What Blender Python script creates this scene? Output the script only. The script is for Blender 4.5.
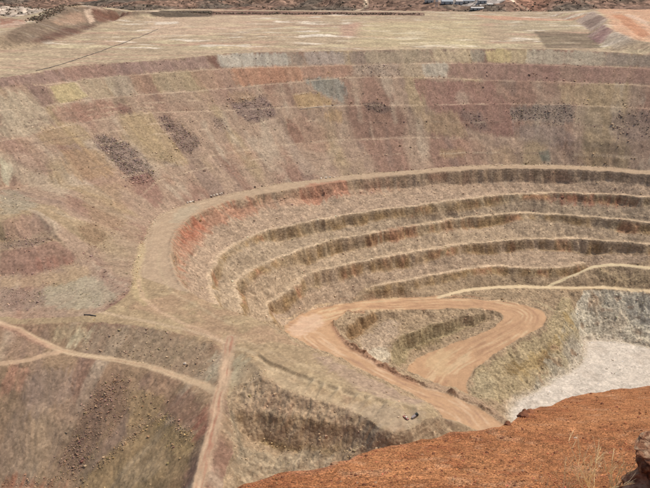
import bpy, bmesh, math, random
import numpy as np
from mathutils import Vector, Matrix
from mathutils.geometry import delaunay_2d_cdt

for o in list(bpy.data.objects):
    bpy.data.objects.remove(o, do_unlink=True)
scene = bpy.context.scene
COL = scene.collection
random.seed(7)
RNG = np.random.default_rng(11)

# ------------------------------------------------------------------ camera
CAM_Z = 500.0                       # lookout above datum; pit floor is about 478 m lower
FPX = 697.0                         # focal length in photo pixels (650 wide)
PITCH = math.atan((244 + 45) / FPX)
SN, CS = math.sin(PITCH), math.cos(PITCH)
cam_d = bpy.data.cameras.new('camera')
cam = bpy.data.objects.new('camera', cam_d)
COL.objects.link(cam)
cam.location = (0, 0, CAM_Z)
cam.rotation_euler = (math.pi / 2 - PITCH, 0, 0)
cam_d.sensor_width = 36.0
cam_d.lens = 36.0 * FPX / 650.0
cam_d.clip_start = 0.1
cam_d.clip_end = 30000
scene.camera = cam

# ------------------------------------------------------------------ sky, sun, exposure
SUN_EL, SUN_AZ = math.radians(64), math.radians(68)     # azimuth clockwise from +Y (straight ahead)
world = bpy.data.worlds.new('World')
scene.world = world
world.use_nodes = True
wn = world.node_tree
for n in list(wn.nodes):
    wn.nodes.remove(n)
sky = wn.nodes.new('ShaderNodeTexSky')
sky.sky_type = 'NISHITA'
sky.sun_disc = False
sky.sun_elevation = SUN_EL
sky.sun_rotation = SUN_AZ
sky.air_density = 1.0
sky.dust_density = 2.5
bg = wn.nodes.new('ShaderNodeBackground')
bg.inputs['Strength'].default_value = 0.15
wo = wn.nodes.new('ShaderNodeOutputWorld')
wn.links.new(sky.outputs[0], bg.inputs[0])
wn.links.new(bg.outputs[0], wo.inputs[0])
sun_d = bpy.data.lights.new('sun', 'SUN')
sun_d.energy = 3.0
sun_d.angle = math.radians(1.0)
sun_d.color = (1.0, 0.93, 0.85)
sun = bpy.data.objects.new('sun', sun_d)
COL.objects.link(sun)
sv = Vector((math.sin(SUN_AZ) * math.cos(SUN_EL), math.cos(SUN_AZ) * math.cos(SUN_EL), math.sin(SUN_EL)))
sun.rotation_euler = (-sv).to_track_quat('-Z', 'Y').to_euler()
sun.location = (0, 0, 900)
scene.view_settings.view_transform = 'Standard'
scene.view_settings.look = 'None'
scene.view_settings.exposure = 0.06
scene.view_settings.gamma = 1.0
scene.view_settings.use_curve_mapping = False

# ------------------------------------------------------------------ numeric helpers
def lin(r, g, b, k=1.0):
    def f(v):
        v = v / 255.0
        return v / 12.92 if v <= 0.04045 else ((v + 0.055) / 1.055) ** 2.4
    return np.array([f(r), f(g), f(b)]) * k

def P(px, py, d):
    """photo direction + depth below the lookout -> point on the ground (x, y, -d)"""
    a, b = (px - 325.0) / FPX, -(py - 244.0) / FPX
    t = d / (SN - b * CS)
    return (a * t, t * (CS + b * SN), -d)

def U2(px, py):
    a, b = (px - 325.0) / FPX, -(py - 244.0) / FPX
    yy = CS + b * SN
    return a / yy, (SN - b * CS) / yy        # x/y, drop per metre

NT = 512
_tex = RNG.random((NT, NT)).astype(np.float32) * 2 - 1
def vnoise(x, y, seed=0):
    x = np.asarray(x, np.float32) + seed * 37.31
    y = np.asarray(y, np.float32) + seed * 71.77
    xi = np.floor(x); yi = np.floor(y)
    fx = x - xi; fy = y - yi
    fx = fx * fx * (3 - 2 * fx); fy = fy * fy * (3 - 2 * fy)
    xi = xi.astype(np.int64) % NT; yi = yi.astype(np.int64) % NT
    x1 = (xi + 1) % NT; y1 = (yi + 1) % NT
    a = _tex[yi, xi]; b = _tex[yi, x1]; c = _tex[y1, xi]; d = _tex[y1, x1]
    return (a + (b - a) * fx) * (1 - fy) + (c + (d - c) * fx) * fy

def fbm(x, y, oct=4, seed=0, gain=0.5):
    r = 0; a = 1.0; f = 1.0; n = 0
    for i in range(oct):
        r = r + a * vnoise(x * f, y * f, seed + i * 3)
        n += a; a *= gain; f *= 2.03
    return r / n

def blur(A, r, n=2):
    A = A.astype(np.float32)
    for _ in range(n):
        for ax in (0, 1):
            S = sum(np.roll(A, k, ax) for k in range(-r, r + 1))
            A = S / (2 * r + 1)
    return A

def densify(pts, step=3.0):
    out = []
    for p, q in zip(pts[:-1], pts[1:]):
        p = np.array(p); q = np.array(q)
        n = max(1, int(np.hypot(*(q - p)[:2]) / step))
        for k in range(n):
            out.append(p + (q - p) * k / n)
    out.append(np.array(pts[-1]))
    return np.array(out)

def smooth_line(pts, n=1):
    """corner cutting so that crests curve instead of kinking"""
    pts = [np.array(p, float) for p in pts]
    for _ in range(n):
        new = [pts[0]]
        for p, q in zip(pts[:-1], pts[1:]):
            new += [p * .75 + q * .25, p * .25 + q * .75]
        new.append(pts[-1])
        pts = new
    return pts

def offset(line, dist, dz, centre=(120.0, 720.0)):
    """copy of a 3D line moved sideways (positive = away from the pit centre) and down/up"""
    L = np.array(line)
    t = np.gradient(L[:, :2], axis=0)
    t /= np.linalg.norm(t, axis=1, keepdims=True) + 1e-9
    nrm = np.stack([-t[:, 1], t[:, 0]], 1)
    out = L[:, :2] - np.array(centre)
    sg = np.sign((nrm * out).sum(1).mean())
    R = L.copy()
    R[:, :2] += nrm * sg * dist
    R[:, 2] += dz
    return R

# ------------------------------------------------------------------ break lines of the ground (photo direction, metres below lookout)
def ln(pts, d=None, sm=1):
    p3 = [P(p[0], p[1], (d if len(p) < 3 else p[2])) for p in pts]
    return smooth_line(p3, sm)

def below(prev, pts, cot, sm=1):
    """line lower down the same slope: depth follows from the line above and the slope's cotangent"""
    px = [325 + FPX * p[0] / (p[1] * CS - p[2] * SN) for p in prev]      # column of each point above
    o = np.argsort(px); px = np.array(px)[o]
    py_ = np.array([p[1] for p in prev])[o]; pd_ = np.array([-p[2] for p in prev])[o]
    out = []
    for a, b in pts:
        y, d = np.interp(a, px, py_), np.interp(a, px, pd_)
        r = 1.0 / U2(a, b)[1]
        ct = np.interp(a, cot[0], cot[1]) if isinstance(cot, tuple) else cot
        out.append((a, b, (y + ct * d) / (r + ct)))
    return ln(out, None, sm)

B = ln([(-130,86),(-60,82),(0,78),(25,74),(49,70),(81,64.5),(138,61.5),(160,59.6),(190,57),(214,55),(231,52.5),(280,52),(341,50.5),(438,49),(490,48),(547,49),(613,52),(650,54.6),(740,61)], 150)
L1 = below(B, [(-130,100),(-60,94),(0,89),(49,84),(79,80),(138,74),(192,71),(226,68),(293,66.5),(361,64.5),(440,63),(490,63),(606,66.5),(650,68),(740,75)], 1.5)
L2 = below(L1, [(-130,124),(-60,117),(0,111),(54,104),(103,98),(147,94),(189,91),(230,88),(290,82),(354,76.5),(440,77.5),(490,80),(547,81),(650,85),(740,93)], ([0, 420, 560, 650, 740], [1.9, 1.75, 1.5, 1.45, 1.45]))
L3 = below(L2, [(-130,160),(-60,152),(0,142),(25,135),(57,126.5),(98,120),(148,112),(200,111),(260,108),(343,105),(420,105),(500,103),(560,104),(650,108),(740,116)], ([0, 420, 560, 650, 740], [1.8, 1.65, 1.45, 1.25, 1.2]))
L4 = ln([(-60,197,252),(0,186,252),(60,184,256),(95,184,260),(130,175,262),(160,166,261),(200,156,260),(260,147,261),(320,140,261),(380,137.5,262),(440,137,263),(500,137.5,265),(560,141,266),(650,144,261),(740,152,256)])
T = ln([(740,178,289),(650,171,293),(600,166.5,296),(560,165,297),(500,164.5,297),(450,166.5,297),(418,170,297),(363,173.5,297),(322,179,297),(278,183.5),(253,189),(226,194.5),(194,202),(175,208),(162,214),(150,224),(143,241),(136,271,299),(130,290,299),(118,303,299),(98,314,299),(60,318,300)], 297)
R = ln([(740,182,290),(650,175.5,294),(600,171,297),(560,169.5,298),(500,168.5,298),(450,171,298),(418,174.5,298),(363,178.5,298),(322,185,298),(278,191.5),(253,196),(226,202),(205,210),(190,218),(179,228),(172.5,242),(171.5,258),(176,274),(184,287),(199,297,299)], 298)
C1 = ln([(740,204,315),(650,197,318),(618,195,322),(564,193,326),(520,194),(498,195),(449,201),(420,205.5),(371,211),(334,217),(285,226.5),(260,233),(240,242),(226,251),(215,263.5),(210.5,278),(211,288),(214,296),(222,304)], 328)
C2 = ln([(740,236,346),(650,223,346),(618,219,348),(564,215),(520,213.5),(498,214.5),(461,218.5),(420,225),(371,233.5),(334,239.5),(309,246.5),(284,256),(262,265),(251,271),(240,279),(236,286),(238,293),(240,303),(243,312)], 350)
C3 = ln([(740,256,367),(650,245,369),(628,242.5,371),(576,239),(527,239),(498,241),(449,246.5),(420,251.5),(371,260),(334,267.5),(317,272),(303,277),(294,287,378),(282,296,381),(270,302,382),(268,306,383),(269,312,384),(271,321,386)], 375)
C4 = ln([(585,262.5),(564,267.5),(523,268),(498,266),(474,268.5),(444,273),(403,281),(380,285,401.5),(366,288,404.5)], 400)
H1 = ln([(286,326,404),(302,313.5,407),(325,307,411),(349,303,414),(378,299,418),(400,298),(437,296.5)], 420)

lines = {}
def add(name, pts):
    lines[name] = [np.array(p, float) for p in pts]
for nm, L in (('B', B), ('R', R)):
    add(nm, L)
add('T', T)
for nm, L in (('L1', L1), ('L2', L2)):          # tips of the dump, each with a narrow berm
    add(nm, L); add(nm + 'b', offset(L, -5.0, -0.6, (120, 720)))
add('L3', L3); add('L3b', offset(L3, -4.0, -0.5))
add('L4', L4)
faces = {}
for nm, L, fh, fw, bw in (('R', R, 15, 6.0, 0), ('C1', C1, 12, 4.5, 7), ('C2', C2, 14, 5.0, 7), ('C3', C3, 14, 5.0, 7), ('C4', C4, 10, 5.0, 7)):
    add(nm, L)
    Fl = offset(L, -fw, -fh)
    q_ = np.clip(np.arange(len(L))[::-1] / 6.0, .15, 1) if nm in ('C3', 'C4') else np.ones(len(L))
    aa = np.arange(len(L)) * 1.0
    nz = fbm(aa / 2.2, aa * 0 + len(L), 3, 401)
    Fl[:, 2] = np.array(L)[:, 2] - fh * q_ * np.clip(.85 + 1.1 * nz, .2, 1.5)
    add(nm + 'f', Fl)
    faces[nm] = (L, Fl)
    if bw:
        q_ = np.clip(np.arange(len(L))[::-1] / 5.0, .05, 1) if nm == 'C4' else np.ones(len(L))
        Ob = offset(L, bw, 0.3)
        Ob[:, :2] = np.array(L)[:, :2] + (Ob[:, :2] - np.array(L)[:, :2]) * q_[:, None]
        add(nm + 'b', Ob)
add('H1', H1)
# light track above the floor cliff and the spur branching off it
LT = [(437,297.5,420),(459,291.7,420),(486,287.6,420),(518,286.4,420),(560,288,419),(608,287.6,418),(650,290.6,415),(740,297,408)]
add('LTu', ln([(a, b - 1.4, d) for a, b, d in LT])); add('LTl', ln([(a, b + 1.4, d) for a, b, d in LT]))
BR = [(549,285.5,419),(560,280,414),(571,275.5,408),(584,270,402),(596,266.5,398),(618,264.5,395),(650,268,393),(740,275,388)]
add('BRu', ln([(a, b - 1.2, d) for a, b, d in BR])); add('BRl', ln([(a, b + 1.2, d) for a, b, d in BR]))
# haul road: upper leg, hairpin, lower leg
add('HO', ln([(437,298.5,420),(461,298.5,421),(503,301,424),(533,307,427),(544,313,429),(547,320,430),(541,328,432),(518,340,437),(498,351.5,442),(486,361,446),(472,371.5,450),(466,381,452),(468,394,455)]))
add('HI', ln([(349,311,415),(375,309.5,418.5),(400,309.5,421),(437,308.5,421.5),(474,307.5,422.5),(493,309,425),(502,314,428),(503,321,431),(490,329,435),(474,336.5,440),(444,347,448),(424,354.5,452),(412,364,454),(405,374,456)]))
# near leg of the haul road
NU = [(331,325,411),(337,337,410),(351,350,408),(363,358,407),(378,366,406),(397,377,404),(434,391,400),(463,401,397),(488,414,395),(503,425,393),(520,438,391)]
NL = [(287,337,405),(305,346,406),(329,358,406),(361,369.5,405),(385,383,403),(405,393,401),(428,401,399),(441,412,397),(448,432,394),(455,445,392)]
add('NU', ln(NU)); add('NL', ln(NL))
add('JW', ln([(286,327,404),(284,331,404),(287,336,405)]))
# bowl between the road legs
add('K1', ln([(336,324,412),(348,325.5,415),(355,321,416.5),(361,316.5,417.5),(373,311,419)]))
add('K1f', ln([(343,338,421),(350,336.7,427.5),(357,332.5,430),(364,328,431),(376,321,430),(395,318,428),(420,315,426)]))
add('KW', ln([(357,351,431),(372,355,434),(383,352,434.5),(387,345,433.5),(386,333,432)]))
add('K2', ln([(391,366,436),(390.5,352,434),(393,345,433),(401,336,431.5),(418,330,430),(440,322.5,428),(460,317,427),(484,312.5,426)]))
add('K2f', ln([(402,368,453),(400,354,451.5),(406,349,449.5),(423,342.5,447),(443,335,444),(465,327.5,441),(489,318.5,433.5)]))
# buttress under the hairpin, and the pit floor
add('BT', ln([(552,312,429),(553,322,431),(545,331,434),(520,344,440),(502,354,444),(489,364,447),(476,374,450),(470,384,452)]))
add('BC', ln([(571,293,420),(569,302,422),(566,311,425),(564,320,430),(560,332,437),(549,342,442),(532,352,446),(515,361,449),(500,372,452),(486,385,455),(478,398,457)]))
add('BM', ln([(578,318,442),(577,330,448),(572,345,452),(560,357,454),(545,366,455),(528,376,456),(510,386,458),(497,399,460)]))
add('FL', ln([(740,356),(680,351),(650,348),(628,341.5),(600,340),(583,340),(585,350),(582,360),(574,368),(551,381),(533,391),(518,400),(510,410),(512,424)], 467))
add('FLc', ln([(740,305,413),(680,298,416),(650,294.5,418),(628,292,420),(600,290.5,420),(583,291,420)]))
add('FLm', ln([(740,331,442),(680,324,443),(650,321,444),(628,317.5,445),(600,316,445),(585,317,445)]))
add('FLn', ln([(740,420),(650,405),(600,405),(560,420)], 468))
# old bench on the near side
E1 = [(199,297.5,299),(222,306,299.5),(244,314.5,300),(271,327,301),(287,338,302),(305,347,303),(329,359,304),(361,370.5,305),(385,384,306),(405,394,306.5),(428,402,307),(440,413,308)]
add('E1', ln(E1))
add('E1b', ln([(a - 6, b + 3.4, d - 1.6) for a, b, d in E1[:-2]]))
S = ln([(246,352,300.5),(254,361,301),(261,369,302),(270,381),(280,388),(297,394.5),(314,400),(344,408),(362,415),(372,424),(380,429.5),(392,432),(408,431.5),(420,426),(428,418.5),(439,412.5,309)], 304.5)
add('S', S)
S2 = [(258,354,300),(300,375,300.6),(340,387,301),(380,399,301.6),(416,407,302.6)]
add('S2', ln(S2)); add('S2b', ln([(a, b + 3.2, d + 2.4) for a, b, d in S2]))
ML = ln([(243,411,316),(251,412,317),(277,415,315),(300,415.5,312),(327,420,312),(351,426,311),(366,428,308.5),(380,437,308),(398,441,308.5),(418,440,310)])
add('ML', ML)
MLf = below(ML, [(245,424),(262,427),(285,430),(310,432),(335,434),(356,438),(380,444),(398,448),(418,447)], .62)
add('MLf', MLf)
CB = below(MLf, [(250,441),(263,444),(280,447),(300,449),(325,449),(344,449),(365,452),(385,458),(410,462)], .9)
add('CB', CB)
add('CN', ln([(246,488,337),(300,490,341),(360,490,337),(410,490,334)]))
HID = np.array([(70, 366, -345), (110, 380, -360), (200, 420, -372), (300, 520, -398), (420, 640, -420), (-300, 270, -388), (-100, 270, -388), (100, 270, -390), (300, 300, -390), (520, 500, -400)], float)
# track that climbs from the bottom of the picture on to the bench
TR = [(231,338,299.5),(228,348,301),(226,366,305),(222,386,308.5),(219,397,310),(214,424,314),(205,454,318),(199,488,322),(192,520,326)]
add('TRl', ln([(a - 6, b, d) for a, b, d in TR])); add('TRr', ln([(a + 6, b, d) for a, b, d in TR]))
add('G1', ln([(231,408,314),(236,428,321),(240,445,327),(241,465,329),(241,488,331)]))
# edge of the bench above the western track, and the track
add('UE', ln([(50,322,301),(93,320.5),(123,324),(160,330),(190,335.5),(206,339.5),(218,345),(222,353,302.5)], 300))
WT = [(-60,302,299.5),(0,323,302.5),(20,330,306),(44,343,310),(59,350,312),(74,354,313),(111,359,313),(140,364,313),(158,369,312.5),(194,381,311.5),(217,391,309.5)]
add('WTu', ln([(a, b - 2.6, d) for a, b, d in WT])); add('WTl', ln([(a, b + 2.8, d) for a, b, d in WT]))
WB = [(-60,366,316),(0,364.5,315),(24,363,315),(44,356,313.5),(60,353,313)]
add('WBl', ln([(a, b + 3, d) for a, b, d in WB]))
add('SP1', ln([(-60,385,326),(0,378,322),(22,374,318),(40,366,315),(62,361,314.5),(100,365,314.5),(140,372,314.5),(180,384,314),(200,395,312.5)]))
add('SP2', ln([(-60,500,385),(0,488,374),(60,489,370),(120,489,360),(150,489,348),(180,489,333)]))
add('SPr', ln([(162,414,327),(194,436,322),(188,470,327)]))
add('SPq', ln([(110,455,349),(150,430,336),(160,420,330)]))
# terraces on the left of the far dump
add('M1c', ln([(-60,256),(0,251),(20,248),(37,245.5),(54,239.5,278),(64,243,280),(72,250,285),(80,258,292)], 277))
add('M1t', ln([(-60,284),(0,276),(37,272),(60,268),(74,264),(84,262,294)], 295))
add('M0t', ln([(-60,250),(0,241),(30,238.5),(48,236)], 275))
add('M0c', ln([(-60,232),(0,222),(14,217),(25,212.5),(36,214),(44,220,262)], 257))
add('MY', ln([(-60,300,300),(0,291,299),(50,285,298),(90,274,297),(110,270,296)]))
# plateau rim at the back, knoll on the left, tipped mounds on the right
add('PF', ln([(60,41),(85,31),(105,24),(120,19),(160,14),(250,13),(330,14),(400,15),(480,14),(560,13),(650,12),(740,12)], 150, 0))
add('PK', ln([(-130,58),(-60,54),(0,50),(40,46),(60,40)], 150, 0))
add('KC', ln([(-130,46,140),(-60,40,135),(0,36,130),(20,28,126),(32,21,124),(45,12,117),(60,6,112),(75,4.5,112),(90,5.5,118),(110,8.5,124),(130,11,132),(160,12.6,143)], None, 0))
add('PB', ln([(-130,20,190),(-60,20,190),(0,20,190),(30,12,190),(60,2,185),(120,5,190),(200,8,190),(330,9,190),(480,9,190),(650,8,190),(740,8,190)], None, 0))
add('LMc', ln([(-60,13,156),(0,15.5,158),(14,18,162),(27,22.5,172)], None, 0))
add('LMf', ln([(-60,28,170),(0,27.5,172),(14,26,174),(27,24,176)], None, 0))
add('PR', ln([(150,12,147),(160,9.8,145),(185,9.4,144.5),(212,9.9,145),(235,11.2,146.5),(330,11.2,146.5),(424,12.4,148)], None, 0))
add('DMt', ln([(574,21),(583,26),(591,31),(587,36),(594,43),(603,48),(618,52),(640,54),(670,57)], 150.5, 0))
add('DMc', ln([(593,12.5,132),(600,15.5,132),(608,19.5,132),(603,25,133),(613,30,133),(624,36,134),(636,40,135),(655,44,136),(700,50,137)], None, 0))
add('DMb', ln([(600,9,133),(640,9,133),(700,10,134),(760,12,135)], None, 0))

allp = np.concatenate([densify(L, 3.5 if nm not in ('PF','PK','KC','PB','DMb') else 12.0) for nm, L in lines.items()] + [HID])
# thin out duplicates on a 1.2 m lattice
key = np.round(allp[:, :2] / 1.2).astype(np.int64)
_, ix = np.unique(key[:, 0] * 100003 + key[:, 1], return_index=True)
allp = allp[np.sort(ix)]
res = delaunay_2d_cdt([Vector((p[0], p[1])) for p in allp], [], [], 0, 1e-4)
TV = np.array([(v.x, v.y) for v in res[0]])
TZ = np.array([allp[o[0], 2] for o in res[3]])
TF = [f for f in res[2] if len(f) == 3]

def rasterise(x0, y0, res_, nx, ny):
    Z = np.full((ny, nx), np.nan, np.float32)
    for f in TF:
        a, b, c = TV[f[0]], TV[f[1]], TV[f[2]]
        xa, xb = min(a[0], b[0], c[0]), max(a[0], b[0], c[0])
        ya, yb = min(a[1], b[1], c[1]), max(a[1], b[1], c[1])
        i0 = max(0, int(math.ceil((xa - x0) / res_))); i1 = min(nx - 1, int((xb - x0) / res_))
        j0 = max(0, int(math.ceil((ya - y0) / res_))); j1 = min(ny - 1, int((yb - y0) / res_))
        if i1 < i0 or j1 < j0:
            continue
        det = (b[1] - c[1]) * (a[0] - c[0]) + (c[0] - b[0]) * (a[1] - c[1])
        if abs(det) < 1e-9:
            continue
        X = x0 + np.arange(i0, i1 + 1) * res_ - c[0]
        Y = (y0 + np.arange(j0, j1 + 1) * res_ - c[1])[:, None]
        l1 = ((b[1] - c[1]) * X + (c[0] - b[0]) * Y) / det
        l2 = ((c[1] - a[1]) * X + (a[0] - c[0]) * Y) / det
        l3 = 1 - l1 - l2
        m = (l1 >= -1e-6) & (l2 >= -1e-6) & (l3 >= -1e-6)
        if m.any():
            zz = l1 * TZ[f[0]] + l2 * TZ[f[1]] + l3 * TZ[f[2]]
            sub = Z[j0:j1 + 1, i0:i1 + 1]
            sub[m] = zz[m]
    # outside the hull: carry the nearest value along rows, then columns
    for ax in (1, 0):
        A = Z if ax == 1 else Z.T
        for row in range(A.shape[0]):
            r = A[row]
            ok = np.where(~np.isnan(r))[0]
            if len(ok) and len(ok) < len(r):
                r[:ok[0]] = r[ok[0]]; r[ok[-1] + 1:] = r[ok[-1]]
                bad = np.isnan(r)
                if bad.any():
                    r[bad] = np.interp(np.where(bad)[0], np.where(~bad)[0], r[~bad])
    return Z

X0, Y0, RES, NX, NY = -1000.0, 270.0, 1.0, 2000, 1030
FX0, FY0, FRES, FNX, FNY = -1700.0, 1240.0, 5.0, 681, 261
ZN = rasterise(X0, Y0, RES, NX, NY)
ZF = rasterise(FX0, FY0, FRES, FNX, FNY)
GX = (X0 + np.arange(NX) * RES)[None, :].astype(np.float32) + np.zeros((NY, 1), np.float32)
GY = (Y0 + np.arange(NY) * RES)[:, None].astype(np.float32) + np.zeros((1, NX), np.float32)
FGX = (FX0 + np.arange(FNX) * FRES)[None, :].astype(np.float32) + np.zeros((FNY, 1), np.float32)
FGY = (FY0 + np.arange(FNY) * FRES)[:, None].astype(np.float32) + np.zeros((1, FNX), np.float32)

def bil(A, x, y, x0, y0, r):
    fx = np.clip((x - x0) / r, 0, A.shape[1] - 1.001); fy = np.clip((y - y0) / r, 0, A.shape[0] - 1.001)
    xi = fx.astype(np.int64); yi = fy.astype(np.int64)
    fx = (fx - xi).astype(np.float32); fy = (fy - yi).astype(np.float32)
    if A.ndim == 3:
        fx = fx[..., None]; fy = fy[..., None]
    return (A[yi, xi] * (1 - fx) + A[yi, xi + 1] * fx) * (1 - fy) + (A[yi + 1, xi] * (1 - fx) + A[yi + 1, xi + 1] * fx) * fy

def near_tex(A, x, y):
    return bil(A, x, y, X0, Y0, RES)
def far_tex(A, x, y):
    return bil(A, x, y, FX0, FY0, FRES)

def zbase(x, y):
    x = np.asarray(x, np.float32); y = np.asarray(y, np.float32)
    return np.where(y < 1262, near_tex(ZN, x, y), far_tex(ZF, x, y))

_ys = np.concatenate([np.arange(290, 1262, 0.7), np.arange(1262, 2400, 3.0)]).astype(np.float32)
def hit(px, py):
    """where the photo direction meets the ground"""
    u, s = U2(px, py)
    z = zbase(_ys * u, _ys)
    ok = np.where(z >= -s * _ys)[0]
    k = ok[0] if len(ok) else len(_ys) - 1
    return (float(_ys[k] * u), float(_ys[k]))

def inpoly(poly, xs, ys):
    m = np.zeros(np.broadcast(xs, ys).shape, bool)
    n = len(poly)
    for i in range(n):
        xa, ya = poly[i]; xb, yb = poly[(i + 1) % n]
        if ya == yb:
            continue
        c = ((ya > ys) != (yb > ys)) & (xs < (xb - xa) * (ys - ya) / (yb - ya) + xa)
        m ^= c
    return m

def mask_poly(poly, soft=1):
    """soft mask on the near raster from a ground polygon; returns slices + weights"""
    xs = [p[0] for p in poly]; ys = [p[1] for p in poly]
    pad = soft * 3 + 2
    i0 = max(0, int((min(xs) - X0) / RES) - pad); i1 = min(NX, int((max(xs) - X0) / RES) + pad)
    j0 = max(0, int((min(ys) - Y0) / RES) - pad); j1 = min(NY, int((max(ys) - Y0) / RES) + pad)
    if i1 <= i0 + 1 or j1 <= j0 + 1:
        return None
    sl = (slice(j0, j1), slice(i0, i1))
    m = inpoly(poly, GX[sl], GY[sl]).astype(np.float32)
    if soft:
        m = blur(m, soft, 2)
    return sl, m

def photo_poly(pts):
    return [hit(*p) for p in pts]

def stroke(pts, half):
    """distance / signed lateral / along coordinate around a ground polyline"""
    L = np.array(pts)[:, :2]
    i0 = max(0, int((L[:, 0].min() - half - X0) / RES)); i1 = min(NX, int((L[:, 0].max() + half - X0) / RES) + 2)
    j0 = max(0, int((L[:, 1].min() - half - Y0) / RES)); j1 = min(NY, int((L[:, 1].max() + half - Y0) / RES) + 2)
    sl = (slice(j0, j1), slice(i0, i1))
    gx, gy = GX[sl], GY[sl]
    D = np.full(gx.shape, 1e9, np.float32); LAT = np.zeros_like(D); AL = np.zeros_like(D)
    s = 0.0
    for p, q in zip(L[:-1], L[1:]):
        v = q - p; l = float(np.hypot(*v))
        if l < 1e-6:
            continue
        t = np.clip(((gx - p[0]) * v[0] + (gy - p[1]) * v[1]) / l ** 2, 0, 1)
        dx = gx - p[0] - t * v[0]; dy = gy - p[1] - t * v[1]
        d = np.sqrt(dx * dx + dy * dy)
        m = d < D
        D[m] = d[m]
        LAT[m] = (np.sign(v[0] * dy - v[1] * dx) * d)[m]
        AL[m] = (s + t * l)[m]
        s += l
    return sl, D, LAT, AL

# ------------------------------------------------------------------ berms (windrows) heaped along the road edges
def xyz(pts, sm=1):
    return np.array(ln(pts, None, sm))
def heap(pts, h, w, seed):
    sl, D, LAT, AL = stroke(pts, w * 3)
    hh = h * (0.75 + 0.5 * vnoise(AL / 6.0, LAT * 0, seed))
    ZN[sl] = ZN[sl] + hh * np.exp(-(D / w) ** 2)
heap(ln([(a + 3, b - 2.5, d - 0.5) for a, b, d in NU]), 7.0, 3.0, 3)
heap(ln([(533,306,427),(545,312,429),(549,320,430),(542,329,432),(519,341,437),(499,352.5,442),(487,362,445),(474,373,448)]), 1.8, 1.8, 5)
heap(ln([(331,326,411),(339,322,413),(349,312,415)]), 3.0, 3.0, 8)
heap(np.array(offset(R, 2.0, 0)), 1.2, 1.6, 9)
heap(np.array(offset(S, 2.0, 0)), 0.8, 1.8, 10)
heap(ln([(286,326,404),(284,331,404),(287,336,405),(305,345.5,406)]), 2.0, 2.5, 12)
for nm, L in (('C1', C1), ('C2', C2), ('C3', C3)):
    heap(np.array(offset(L, 2.0, 0)), 0.35, 1.2, 14)

# ------------------------------------------------------------------ named pieces of the ground on the raster
def lpoly(a, b):
    return [tuple(p[:2]) for p in a] + [tuple(p[:2]) for p in list(b)[::-1]]
REG = np.zeros((NY, NX), np.uint8)
def region(poly, i):
    r = mask_poly(poly, 0)
    if r is None:
        return
    sl, m = r
    REG[sl][m > .5] = i
big = lambda pts, d: [P(a, b, d)[:2] for a, b in pts]
NAMES = {0: 'dump_slope', 1: 'plateau', 2: 'bench_road', 3: 'pit_wall', 4: 'bench', 5: 'bench', 6: 'bench', 7: 'bench',
         8: 'haul_road', 9: 'pit_floor', 10: 'quarry_bench', 11: 'dirt_track', 12: 'spoil_slope', 13: 'quarry_slope', 14: 'floor_cliff', 15: 'service_track'}
far_edge = [(-1200, 1400), (1200, 1400)]
region([tuple(p[:2]) for p in B] + far_edge[::-1], 1)
# everything on the near side of the bench edge line = old bench / spoil
region([tuple(p[:2]) for p in ln([(-60,312,300),(20,315,300),(60,318,300),(98,314,299),(118,303,299),(130,290,299),(136,271,299),(143,241,297),(150,224,297),(172,242,298)])]
       + [tuple(p[:2]) for p in R[-16:]] + [tuple(p[:2]) for p in ln(E1)] + [(60, 300), (-500, 272), (-700, 500)], 10)
region([tuple(p[:2]) for p in ln([(-60,300,299.5),(0,321,302.5),(45,323,301),(93,320.5,300),(123,324,300),(160,330,300),(206,339.5,300),(218,345,300),(224,353,302)])] + [tuple(p[:2]) for p in ln([(229,402,311),(231,425,318),(229,450,322),(226,488,327)])] + [(-60, 280), (-500, 272), (-700, 500)], 12)
region([tuple(p[:2]) for p in ln([(229,395,311),(240,380,304),(261,369,302)])] + [tuple(p[:2]) for p in S] + [(150, 380), (60, 290), (-60, 285)] + [tuple(p[:2]) for p in ln([(226,488,327),(229,450,322),(231,425,318)])], 13)
region(lpoly(T[:-8], R), 2)
inside = [tuple(p[:2]) for p in R] + [tuple(p[:2]) for p in ln(E1)] + [(300, 520), (700, 620), (1000, 900)]
region(inside, 13)
region(lpoly(R, C1), 3); region(lpoly(C1, C2), 4); region(lpoly(C2, C3), 5)
region([tuple(p[:2]) for p in C3] + [tuple(p[:2]) for p in H1] + [P(486, 287, 420)[:2], P(549, 284, 419)[:2], P(596, 265, 398)[:2], P(650, 266.5, 396)[:2], P(740, 273, 397)[:2]], 6)
region([tuple(p[:2]) for p in C4] + [tuple(p[:2]) for p in H1] + [P(486, 287, 420)[:2], P(549, 284, 419)[:2]], 7)
region(lpoly(lines['FLc'], lines['FL'][:-6]) , 14)
region([tuple(p[:2]) for p in lines['FL']] + [P(560, 430, 468)[:2], P(740, 425, 468)[:2]], 9)
region(lpoly(lines['LTu'], lines['LTl']), 15); region(lpoly(lines['BRu'], lines['BRl']), 15)
H_UP = [tuple(p[:2]) for p in H1] + [tuple(p[:2]) for p in lines['HO']] + [P(440, 386, 453)[:2]] + [tuple(p[:2]) for p in lines['HI'][::-1]] + [P(336, 322, 412)[:2], P(331, 325, 411)[:2]]
region(H_UP, 8)
region(lpoly(lines['NU'], lines['NL']), 8)
region([P(286, 327, 404)[:2], P(302, 314, 407)[:2], P(349, 303, 414)[:2], P(349, 311, 415)[:2], P(333, 323, 411)[:2], P(337, 337, 410)[:2], P(351, 350, 408)[:2], P(329, 358, 406)[:2], P(305, 346, 406)[:2], P(287, 336, 405)[:2]], 8)
def track_region(pts, half, i):
    sl, D, LAT, AL = stroke(ln(pts), half + 3)
    REG[sl][D < half] = i
track_region(TR, 4.0, 11); track_region(WT, 3.6, 11); track_region(WB, 2.6, 11)

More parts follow.
